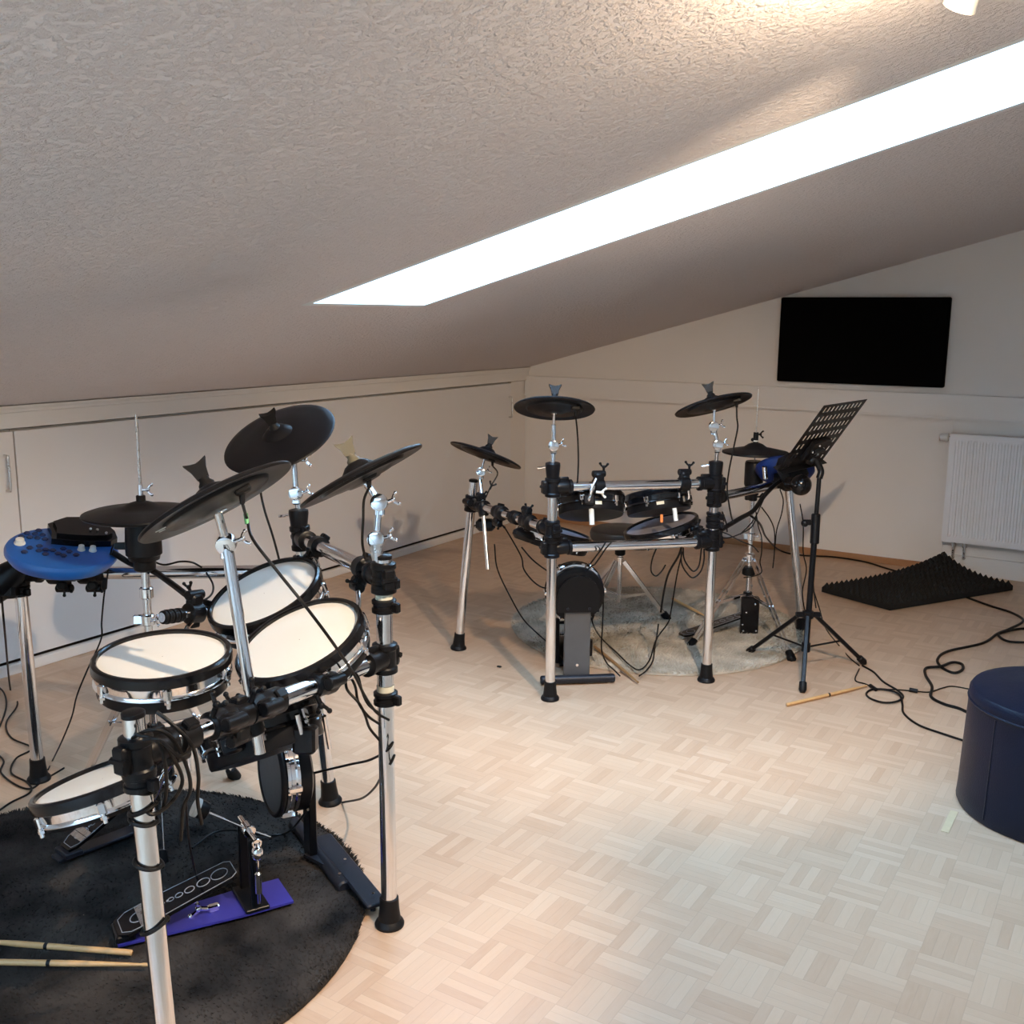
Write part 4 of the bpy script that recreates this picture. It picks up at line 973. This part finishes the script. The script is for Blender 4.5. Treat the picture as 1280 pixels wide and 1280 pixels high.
r4 = drum('floor_tom_pad', 'black floor tom pad seen edge-on behind the left wing bar of the far kit', 'drum pad', GQ, 698, 664, 4.38, 43, -15, .10, 1, depth=.07, head=MESHG, lug0=.2, lugs=6)
mount(r4[0], r4[1], r4[2], r4[4], D(650, 655, 4.4) - r4[1], lerp(aw_, bw, .42), between(aw_, bw), outd=CF)
# kick pad seen from the back
kc2 = D(717, 736, 4.36); kn2 = V((-.62, .78, .06)).normalized(); KR2 = 36 * 4.36 / FPX
kd2 = thing('kick_drum_pad', 'black kick drum pad on a grey tower seen from behind in the far kit', 'drum pad', V((kc2.x, kc2.y, 0)))
hn, wd_, pc_, bb = kick(kd2, kc2, kn2, KR2, MESHG, GREY, .31, -.035, post_w=.108)
b = MB(); zc = kc2.z; pk = kc2 - kn2 * .118
pl = [(-.085, -.065), (.085, -.065)] + [(.088 * math.cos(a * PI / 10), .0 + .088 * math.sin(a * PI / 10)) for a in range(0, 11)]
b.prism(pl, -hn, .012, o=V((pk.x, pk.y, zc)) , x=wd_, y=(0, 0, 1)); b.build('back_plate', BLK, kd2)
for q in (-.045, .045): MB().cyl(V((pk.x, pk.y, zc - .05)) - hn * .012 + wd_ * q, V((pk.x, pk.y, zc - .05)) - hn * .018 + wd_ * q, .006, n=8).build('bolt', DGREY, kd2)
MB().cyl(V((pk.x, pk.y, .075)) + hn * .005, V((pk.x, pk.y, .075)) - hn * .004, .006, n=10).build('bolt', CHROME2, kd2)
# kick pedal behind the far kick pad
kq = V((pc_.x, pc_.y, 0)) + hn * .15; he = kq + hn * .36 + V((0, 0, .045)); to = kq + hn * .07 + V((0, 0, .13))
kp2 = thing('kick_pedal', 'black kick pedal mostly hidden behind the grey kick tower', 'pedal', V((kq.x, kq.y, .02)))
footboard(kp2, he, to, .08, False)
MB().box(kq + hn * .18 + V((0, 0, .024)), .40, .10, .008, hn, wd_, (0, 0, 1)).build('base_plate', BLK, kp2, smooth=False)
b = MB()
for q in (-1, 1): b.box(kq + hn * .03 + wd_ * q * .055 + V((0, 0, .12)), .024, .018, .2, hn, wd_, (0, 0, 1), bev=.003)
b.cyl(kq + hn * .03 + wd_ * -.09 + V((0, 0, .20)), kq + hn * .03 + wd_ * .09 + V((0, 0, .20)), .007)
b.cyl(kq + hn * .03 + wd_ * -.085 + V((0, 0, .05)), kq + hn * .03 + wd_ * -.085 + V((0, 0, .12)), .016); b.build('frame', BLK, kp2)
# module hanging at the right wing
mc, mn, mm = V(D(981, 585, 4.74)), None, None
mn = V((-.25, .62, .74)).normalized(); mm = V((.93, .36, 0)); mm = (mm - mn * mm.dot(mn)).normalized(); my = mn.cross(mm)
md2 = thing('drum_module', 'blue drum module seen from behind, half hidden by the music stand', 'drum module', mc)
MB().lathe(mc, mn, [(.001, -.05), (.09, -.05), (.118, -.035), (.132, -.014), (.132, -.005), (.128, 0), (.001, .004)], 40, hint=mm, sy=.78, cap=False).build('body', BLUE_SHADED, md2)
MB().box(mc + mn * .02 + my * .03, .15, .09, .035, mm, my, mn, bev=.006).build('display_housing', BLKG, md2, smooth=False)
b = MB().box(mc - mn * .07, .10, .08, .045, mm, my, mn, bev=.008).cyl(mc - mn * .07, D(962, 606, 4.70), .014).box(D(990, 588, 4.58), .12, .07, .15, (CR + CU * .5).normalized(), CF, (CU - CR * .5).normalized(), bev=.03); b.build('mount_plate', BLK, md2)
MB().cyl(D(956, 583, 4.66), D(957, 598, 4.68), .012, n=12).build('mount_wing', CHROME2, md2)
b = MB().ball(D(1001, 606, 4.45), .046, n=12).cyl(D(985, 604, 4.5), D(1001, 606, 4.45), .03); b.build('swivel_joint', BLKG, md2)

# ------------------------------------------------------------------ music stand
mb_ = FL(1008, 838); mbase = V((2.82, -2.30, 0))
f1, f2, f3 = FL(936, 818), FL(1079, 831), FL(1003, 866)
mbase = V(((f1.x + f2.x + f3.x) / 3 + .0, (f1.y + f2.y + f3.y) / 3, 0))
ms = thing('music_stand', 'black music stand with a slotted desk on a folding tripod', 'music stand', mbase)
tm = (mbase - CAM).dot(CF)
# shaft in the line of the photo
hub = D(1010, 768, tm - .10); colr = D(1019, 660, tm - .13); topp = D(1024, 598, tm - .14); hd_ = D(1012, 578, tm - .14)
MB().cyl(V((hub.x, hub.y, .10)), colr, .0125, n=16).build('outer_tube', BLK, ms)
MB().cyl(colr, topp, .0095, n=14).tube([topp, D(1026, 588, tm - .14), D(1019, 575, tm - .14), hd_], .014, n=12).build('inner_tube', BLK, ms)
MB().cyl(D(1018, 680, tm - .13), D(1020, 642, tm - .13), .019, n=16, bev=.004).box(D(1010, 653, tm - .13), .03, .02, .024, CR, CF, CU, bev=.004).ball(D(1006, 654, tm - .13), .016, n=8).build('height_collar', BLK, ms)
MB().cyl(hub - V((0, 0, .016)), hub + V((0, 0, .016)), .024, n=16, bev=.003).box(hub, .10, .03, .022, CR, CF, CU, bev=.003).build('hub', BLK, ms)
for f in (f1, f2, f3):
    f = V((f.x, f.y, .014)); d = (V((f.x, f.y, 0)) - V((hub.x, hub.y, 0))).normalized(); w_ = V((-d.y, d.x, 0)); a = hub + d * .03
    dn = (f - a).normalized(); u_ = dn.cross(w_)
    l = MB().box(lerp(a, f, .5), (f - a).length, .018, .016, dn, w_, u_, bev=.003).build('leg', DGREY if f is f3 else BLK, ms, smooth=False)
    ft_ = MB().lathe(f - dn * .035, dn, [(.010, 0), (.015, .004), (.016, .035), (.009, .048)], 12)
    for v in ft_.v: v.z = max(v.z, .001)
    ft_.build('rubber_foot', RUB, l)
    MB().cyl(V((hub.x, hub.y, .12)) + d * .012, lerp(a, f, .55), .0045, n=8).build('brace', BLK, ms)
MB().cyl(V((hub.x, hub.y, .10)), V((hub.x, hub.y, .14)), .019, n=14, bev=.003).build('lower_collar', BLK, ms)
# desk: real rectangle .45 x .32, face away from the camera
TL = D(1030, 507, 4.1); Wv = D(1084, 499, 4.44) - TL; Hv = D(972, 588, 4.264) - TL
Wn = Wv.normalized(); Hv = (Hv - Wn * Hv.dot(Wn)); Hn = Hv.normalized(); W_ = Wv.length; H_ = Hv.length; nn = Wn.cross(Hn)
b = MB(); rows = 7; cols = 10; ph = H_ / rows; pw = W_ * .90 / cols
def rect(x0, x1, y0, y1):
    b.box(TL + Wn * (x0 + x1) / 2 + Hn * (y0 + y1) / 2, x1 - x0, y1 - y0, .0022, Wn, Hn, nn)
slot_h = ph * .56; slot_w = pw * .50; mx_ = W_ * .05
rect(0, mx_, 0, H_); rect(W_ - mx_, W_, 0, H_)
for i in range(rows):
    y0 = i * ph; ys = y0 + ph * .27
    rect(mx_, W_ - mx_, y0, ys); rect(mx_, W_ - mx_, ys + slot_h, y0 + ph)
    for j in range(cols):
        x0 = mx_ + j * pw
        if 4 <= i and 2 <= j <= 7: rect(x0, x0 + pw, ys, ys + slot_h)
        else:
            g_ = (pw - slot_w) / 2; rect(x0, x0 + g_, ys, ys + slot_h); rect(x0 + g_ + slot_w, x0 + pw, ys, ys + slot_h)
b.box(TL + Wn * W_ / 2 + Hn * (H_ + .001), W_, .003, .05, Wn, Hn, nn)
b.build('desk', BLK, ms, smooth=False)
ctr = TL + Wn * W_ * .5 + Hn * H_ * .72
cdir = nn if nn.dot(CAM - ctr) > 0 else -nn
MB().box(ctr + cdir * .012, .17, .10, .02, Wn, Hn, nn, bev=.004).cyl(ctr + cdir * .01, hd_, .016, n=14).cyl(ctr + cdir * .02 - Wn * .05, ctr + cdir * .02 + Wn * .05, .014, n=12).build('desk_bracket', BLK, ms)
b = MB()
for a_, q_ in ((-.05, .0), (-.02, -.03), (.03, .02), (.045, -.01)): b.ball(ctr + cdir * .024 + Wn * a_ + Hn * q_, .005, n=5)
b.build('rivet', STEEL, ms)

# ------------------------------------------------------------------ acoustic foam mat on the floor
q0, q1, q2, q3 = FL(1027, 738, .012), FL(1112, 764, .0), FL(1266, 736, .012), GW(1182, 690, -.10)
q0.z = .0; q1.z = .0; q2.z = .0
q3 = V((2.955, -.09, .10))
nx, ny = 26, 13; vs = []; fs = []
def surf(s, t_):
    p = (q1 * (1 - s) * (1 - t_) + q2 * s * (1 - t_) + q0 * (1 - s) * t_ + q3 * s * t_)
    p = p.copy(); e_ = (s * t_); p.z = .10 * e_ ** 3 + .004
    return p
NX, NY = nx * 2 + 1, ny * 2 + 1
for j in range(NY):
    for i in range(NX):
        p = surf(i / (NX - 1), j / (NY - 1)); up = .026 + (.030 if (i % 2 and j % 2) else (.010 if (i % 2 or j % 2) else 0)); vs.append(p + V((0, 0, up)))
for j in range(NY - 1):
    for i in range(NX - 1): fs.append((j * NX + i, j * NX + i + 1, (j + 1) * NX + i + 1, (j + 1) * NX + i))
n1 = len(vs)
for j in range(NY):
    for i in range(NX): vs.append(surf(i / (NX - 1), j / (NY - 1)))
for j in range(NY - 1):
    for i in range(NX - 1): fs.append((n1 + j * NX + i, n1 + (j + 1) * NX + i, n1 + (j + 1) * NX + i + 1, n1 + j * NX + i + 1))
for i in range(NX - 1):
    fs.append((i, n1 + i, n1 + i + 1, i + 1)); k_ = (NY - 1) * NX; fs.append((k_ + i, k_ + i + 1, n1 + k_ + i + 1, n1 + k_ + i))
for j in range(NY - 1):
    fs.append((j * NX, (j + 1) * NX, n1 + (j + 1) * NX, n1 + j * NX)); k_ = NX - 1; fs.append((j * NX + k_, n1 + j * NX + k_, n1 + (j + 1) * NX + k_, (j + 1) * NX + k_))
o = MB().add(vs, fs).build('foam_mat', FOAM, smooth=False)
tag(o, 'charcoal pyramid acoustic foam sheet lying on the floor under the radiator', 'foam sheet')

# ------------------------------------------------------------------ navy pouf
e0 = FL(1197, 1010); 
pr = .27
dirp = V((CR.x, CR.y, 0)).normalized(); pc = V((e0.x, e0.y, 0)) + dirp * (pr * 1.07) - V((CF.x, CF.y, 0)).normalized() * .02
pf = thing('pouf', 'dark navy round leather pouf at the right edge', 'pouf', pc)
Hp = .385
def ngon_lathe(prof, n):
    return MB().lathe(pc, (0, 0, 1), prof, n, hint=dirp)
MB().lathe(pc, (0, 0, 1), [(pr * 1.02, .002), (pr * 1.04, .012), (pr * 1.03, .05), (pr * 1.0, Hp * .85), (pr * .995, Hp - .045), (pr * .975, Hp - .04)], 48, cap=False).build('side', NAVY, pf)
b = MB().lathe(pc, (0, 0, 1), [(pr * .975, Hp - .042), (pr * 1.0, Hp - .038), (pr * 1.0, Hp - .016), (pr * .97, Hp - .004), (pr * .90, Hp), (.001, Hp + .004)], 44, cap=False); b.build('lid', NAVY, pf)
b = MB().torus(pc + V((0, 0, Hp - .041)), (0, 0, 1), pr * 1.0, .004, n=48, m=6)
b.build('piping', NAVY, pf)
b = MB()
for i in range(6):
    a = i * PI / 3 + .35; d = dirp * math.cos(a) + V((-dirp.y, dirp.x, 0)) * math.sin(a)
    b.tube([pc + d * pr * 1.035 + V((0, 0, .02)), pc + d * pr * 1.012 + V((0, 0, Hp * .5)), pc + d * pr * 1.0 + V((0, 0, Hp - .05))], .003, n=6, smooth=2)
b.build('seam', NAVY, pf)

# ------------------------------------------------------------------ cables of the right side
cable('black cable hanging from the level far cymbal pad', [ca[5], D(722, 545, 3.92), D(723, 575, 3.93), D(722, 600, 3.95), D(721, 612, 3.98)])
cable('black cable hanging from the right far cymbal pad with red tape', [cb_[5], D(921, 522, 4.12), D(922, 535, 4.14), D(917, 560, 4.15), D(911, 590, 4.16), D(909, 612, 4.17), D(913, 640, 4.18), D(916, 652, 4.19)])
cable('cable from the small far left cymbal pad into its clamp', [cc_[5], D(622, 592, 4.47), D(614, 607, 4.46), D(607, 622, 4.46)])
cable('long cable hanging from the far left leg down to the kick pad on the floor', [D(618, 680, 4.44), D(622, 712, 4.45), D(640, 750, 4.5), D(655, 775, 4.6), FL(672, 792, .03), FL(690, 808, .03), FL(706, 826, .03)])
cable('cable hanging from the left wing bar and sagging to the kick pad', [D(630, 658, 4.35), D(642, 678, 4.35), D(652, 697, 4.35), D(655, 712, 4.35), D(668, 728, 4.32), D(682, 735, 4.3), D(700, 730, 4.28), D(725, 718, 4.26), D(742, 706, 4.26)])
cable('short cable slanting from the wing clamp to the left front pole', [D(652, 684, 4.2), D(664, 698, 4.18), D(676, 708, 4.14), D(688, 716, 4.05)])
cable('left of two cables dropping over the lower bar to the kick pad', [D(757, 678, 4.0), D(752, 686, 4.0), D(743, 698, 4.08), D(737, 706, 4.2)])
cable('right of two cables dropping over the lower bar to the kick pad', [D(764, 678, 4.0), D(757, 686, 4.0), D(749, 698, 4.08), D(743, 706, 4.2)])
cable('cable running down in front of the grey kick tower plate', [D(715, 754, 4.33), D(717, 775, 4.33), D(722, 793, 4.33), D(730, 806, 4.34), D(738, 812, 4.38)])
cable('cable sweeping from the kick tower across the grey rug in a wide arc', [D(738, 765, 4.35), D(742, 782, 4.4), FL(752, 798, .03), FL(770, 815, .03), FL(788, 832, .03), FL(800, 837, .03), FL(812, 825, .03), D(820, 800, 4.45), D(834, 780, 4.5), D(838, 768, 4.5), D(846, 720, 4.4), D(853, 690, 4.3)])
cable('cable with a pale plug hanging beside the kick tower to the rug', [D(754, 740, 4.4), D(754, 760, 4.4), D(753, 785, 4.4), D(752, 812, 4.4), FL(758, 828, .03), FL(768, 838, .03), FL(775, 845, .02)])
cable('cable curling on the front edge of the grey rug', [D(823, 780, 4.5), D(821, 795, 4.48), FL(818, 812, .03), FL(816, 826, .03), FL(808, 838, .03), FL(799, 845, .03)])
cable('left cable loop hanging under the lower bar of the far kit', [D(821, 684, 4.15), D(815, 700, 4.2), D(814, 714, 4.2), D(820, 720, 4.2), D(827, 714, 4.2), D(832, 706, 4.2)])
cable('middle cable bundle hanging under the lower bar of the far kit', [D(853, 680, 4.18), D(848, 695, 4.2), D(838, 712, 4.25), D(833, 725, 4.3), D(829, 745, 4.4), D(826, 765, 4.45)], r=.0045)
cable('inner drooping cable loop beside the right front pole of the far kit', [D(854, 682, 4.18), D(855, 698, 4.2), D(862, 710, 4.2), D(868, 714, 4.2), D(874, 706, 4.2), D(877, 684, 4.2)])
cable('outer drooping cable loop beside the right front pole of the far kit', [D(852, 682, 4.18), D(852, 704, 4.2), D(860, 718, 4.2), D(867, 722, 4.2), D(876, 714, 4.2), D(880, 700, 4.2), D(880, 686, 4.2)])
cable('thick cable bundle running from the right front pole up to the far module', [D(893, 668, 4.2), D(905, 660, 4.25), D(925, 648, 4.35), D(942, 638, 4.45), D(955, 620, 4.5), D(968, 607, 4.6), D(978, 600, 4.65)], r=.010)
for i, (pts, lab) in enumerate((
    ([(960, 612, 4.5), (951, 632, 4.45), (945, 645, 4.45), (938, 655, 4.5), (925, 668, 4.5)], 'short cable under the bundle near the hi-hat stand'),
    ([(945, 640, 4.5), (948, 658, 4.6), (952, 672, 4.7), (952, 690, 4.8), (950, 703, 4.85), (952, 715, 4.85), (943, 720, 4.85), (930, 722, 4.8)], 'cable looping down to the hi-hat stand collar'),
    ([(952, 634, 4.5), (962, 648, 4.6), (968, 664, 4.7), (968, 690, 4.8), (966, 710, 4.85)], 'thin cable falling between hi-hat stand and rear pole'),
    ([(975, 612, 4.7), (979, 625, 4.75), (977, 642, 4.8), (971, 662, 4.85), (969, 682, 4.85)], 'thin cable curving beside the rear pole of the far kit'),
    ([(895, 672, 4.2), (912, 672, 4.3), (930, 665, 4.45), (940, 658, 4.5), (946, 646, 4.5)], 'lower cable strand crossing in front of the hi-hat shaft'),
    ([(894, 662, 4.2), (910, 668, 4.3), (925, 676, 4.5), (940, 682, 4.6), (948, 690, 4.7)], 'cable sagging from the right front pole behind the hi-hat stand'),
    ([(905, 652, 4.2), (903, 640, 4.2), (908, 655, 4.25), (909, 665, 4.25)], 'short cable at the right front pole clamp'),
    ([(1000, 630, 4.5), (1004, 655, 4.55), (1004, 690, 4.6), (1008, 712, 4.65), (1003, 740, 4.7), (1006, 765, 4.7)], 'cable running down beside the music stand shaft'),
    ([(1016, 700, 4.5), (1017, 735, 4.5), (1020, 760, 4.45)], 'short thin cable behind the music stand shaft'))):
    cable(lab, [D(*p) for p in pts], r=.0028)
cable('cable hanging by the music stand legs to its right foot', [D(1016, 735, 4.5), D(1024, 760, 4.5), D(1032, 785, 4.5), FL(1048, 806, .005), FL(1062, 822, .005), FL(1074, 832, .005)], r=.0028)
cable('long black cable along the back wall from the hi-hat to under the foam sheet', [D(935, 642, 4.5), D(950, 655, 4.7), FL(958, 672, .25), FL(975, 688, .05), FL(1000, 694, .02), FL(1040, 696, .006), FL(1080, 702, .006), FL(1110, 711, .006), FL(1150, 722, .006)], r=.005)
cable('thick black cable snaking from the foam sheet to the pouf', [FL(1150, 735, .006), FL(1185, 738, .006), FL(1212, 748, .006), FL(1240, 758, .006), FL(1265, 766, .006), FL(1279, 776, .006), FL(1262, 786, .006), FL(1247, 792, .006), FL(1228, 804, .006), FL(1185, 814, .006), FL(1172, 824, .006), FL(1177, 834, .006), FL(1192, 841, .006), FL(1203, 837, .008), FL(1202, 830, .010), FL(1190, 828, .012), FL(1176, 833, .014), FL(1158, 835, .006), FL(1157, 844, .006), FL(1165, 858, .006), FL(1164, 871, .006), FL(1180, 880, .006), FL(1200, 886, .006), FL(1222, 897, .006)], r=.0062)
cable('black cable loop entering from the right edge of the floor', [FL(1300, 786, .006), FL(1275, 786, .006), FL(1255, 790, .012), FL(1248, 794, .006), FL(1262, 802, .006), FL(1300, 803, .006)], r=.0062)
cable('black cable from the music stand looping on the parquet towards the pouf', [FL(1078, 832, .005), FL(1092, 840, .005), FL(1104, 852, .005), FL(1122, 863, .005), FL(1129, 871, .006), FL(1120, 877, .008), FL(1104, 878, .008), FL(1088, 873, .006), FL(1083, 867, .005), FL(1090, 862, .005), FL(1108, 862, .008), FL(1124, 868, .012), FL(1128, 880, .006), FL(1130, 892, .006), FL(1148, 906, .006), FL(1178, 917, .006), FL(1215, 929, .006)], r=.0042)
cable('thin black cable with an inline switch running to the pouf', [FL(1074, 836, .004), FL(1069, 850, .004), FL(1082, 855, .004), FL(1096, 861, .004), FL(1120, 862, .004), FL(1145, 864, .004), FL(1162, 865, .004), FL(1178, 860, .004), FL(1192, 858, .004), FL(1225, 864, .004)], r=.0028)
o = MB().tube([FL(1088, 857, .009), FL(1095, 862, .009)], .008, smooth=0, n=10).build('cable_connector', RUB); tag(o, 'small black cable connector on the parquet by the music stand', 'connector')
o = MB().tube([FL(1137, 862, .009), FL(1147, 864, .009)], .009, smooth=0, n=10).build('inline_switch', RUB); tag(o, 'small black inline switch on the thin floor cable', 'switch')
p = FL(624, 834, .0); o = MB().box(p + V((0, 0, .003)), .02, .012, .006, bev=.002).build('rubber_scrap', RUB, smooth=False); tag(o, 'tiny black scrap alone on the parquet between the kits', 'scrap')
a = FL(1181, 1040, .001); c_ = FL(1193, 1014, .001); d = (c_ - a).normalized()
struct(MB().box((a + c_) / 2, (c_ - a).length, .022, .0012, d, V((-d.y, d.x, 0)), (0, 0, 1)).build('trim_10', TAPE, smooth=False))

# ------------------------------------------------------------------ light
w = bpy.data.worlds.new('sky'); S.world = w; w.use_nodes = True
bg = w.node_tree.nodes['Background']; bg.inputs[0].default_value = (.40, .635, 1.0, 1); bg.inputs[1].default_value = 22.0
def light(kind, loc, energy, col, target=None, **kw):
    d = bpy.data.lights.new(kind.lower() + '_light', kind); d.energy = energy; d.color = col
    for k_, v_ in kw.items(): setattr(d, k_, v_)
    o = bpy.data.objects.new(d.name, d); COL.objects.link(o); o.location = loc
    if target is not None: o.rotation_euler = (V(target) - V(loc)).to_track_quat('-Z', 'Y').to_euler()
    return o
# portal at each roof window, the added one included
for cc, fx, fy, LX, LY in WIN:
    pl = light('AREA', cc + nrm * .03, 1, (1, 1, 1), cc - nrm, shape='RECTANGLE', size=LX, size_y=LY)
    pl.rotation_euler = Matrix((fx, fy, nrm)).transposed().to_euler()
    pl.data.cycles.is_portal = True
WARM = (1.0, .76, .52)
light('SPOT', LP + aim * .06, 170, WARM, (1.85, -2.15, .05), spot_size=math.radians(73), spot_blend=.7, shadow_soft_size=.018)
light('SPOT', LP2 + aim2 * .06, 150, WARM, (1.45, -4.85, -.1), spot_size=math.radians(71), spot_blend=.6, shadow_soft_size=.018)
light('POINT', lerp(LP, LP2, .5) + V((0, 0, -.10)), 14, WARM, shadow_soft_size=.10)  # added fill without a bulb, stands for lamp spill on ceiling and walls

cam = bpy.data.cameras.new('camera'); co_ = bpy.data.objects.new('camera', cam); COL.objects.link(co_)
M = Matrix((CR, CU, -CF)).transposed().to_4x4(); M.translation = CAM; co_.matrix_world = M
cam.sensor_fit = 'HORIZONTAL'; cam.sensor_width = 36; cam.lens = 36 * FPX / 1280; cam.clip_start = .02
S.camera = co_
S.view_settings.view_transform = 'Standard'; S.view_settings.look = 'None'; S.view_settings.gamma = 1
S.view_settings.use_curve_mapping = False; S.view_settings.exposure = 0.25
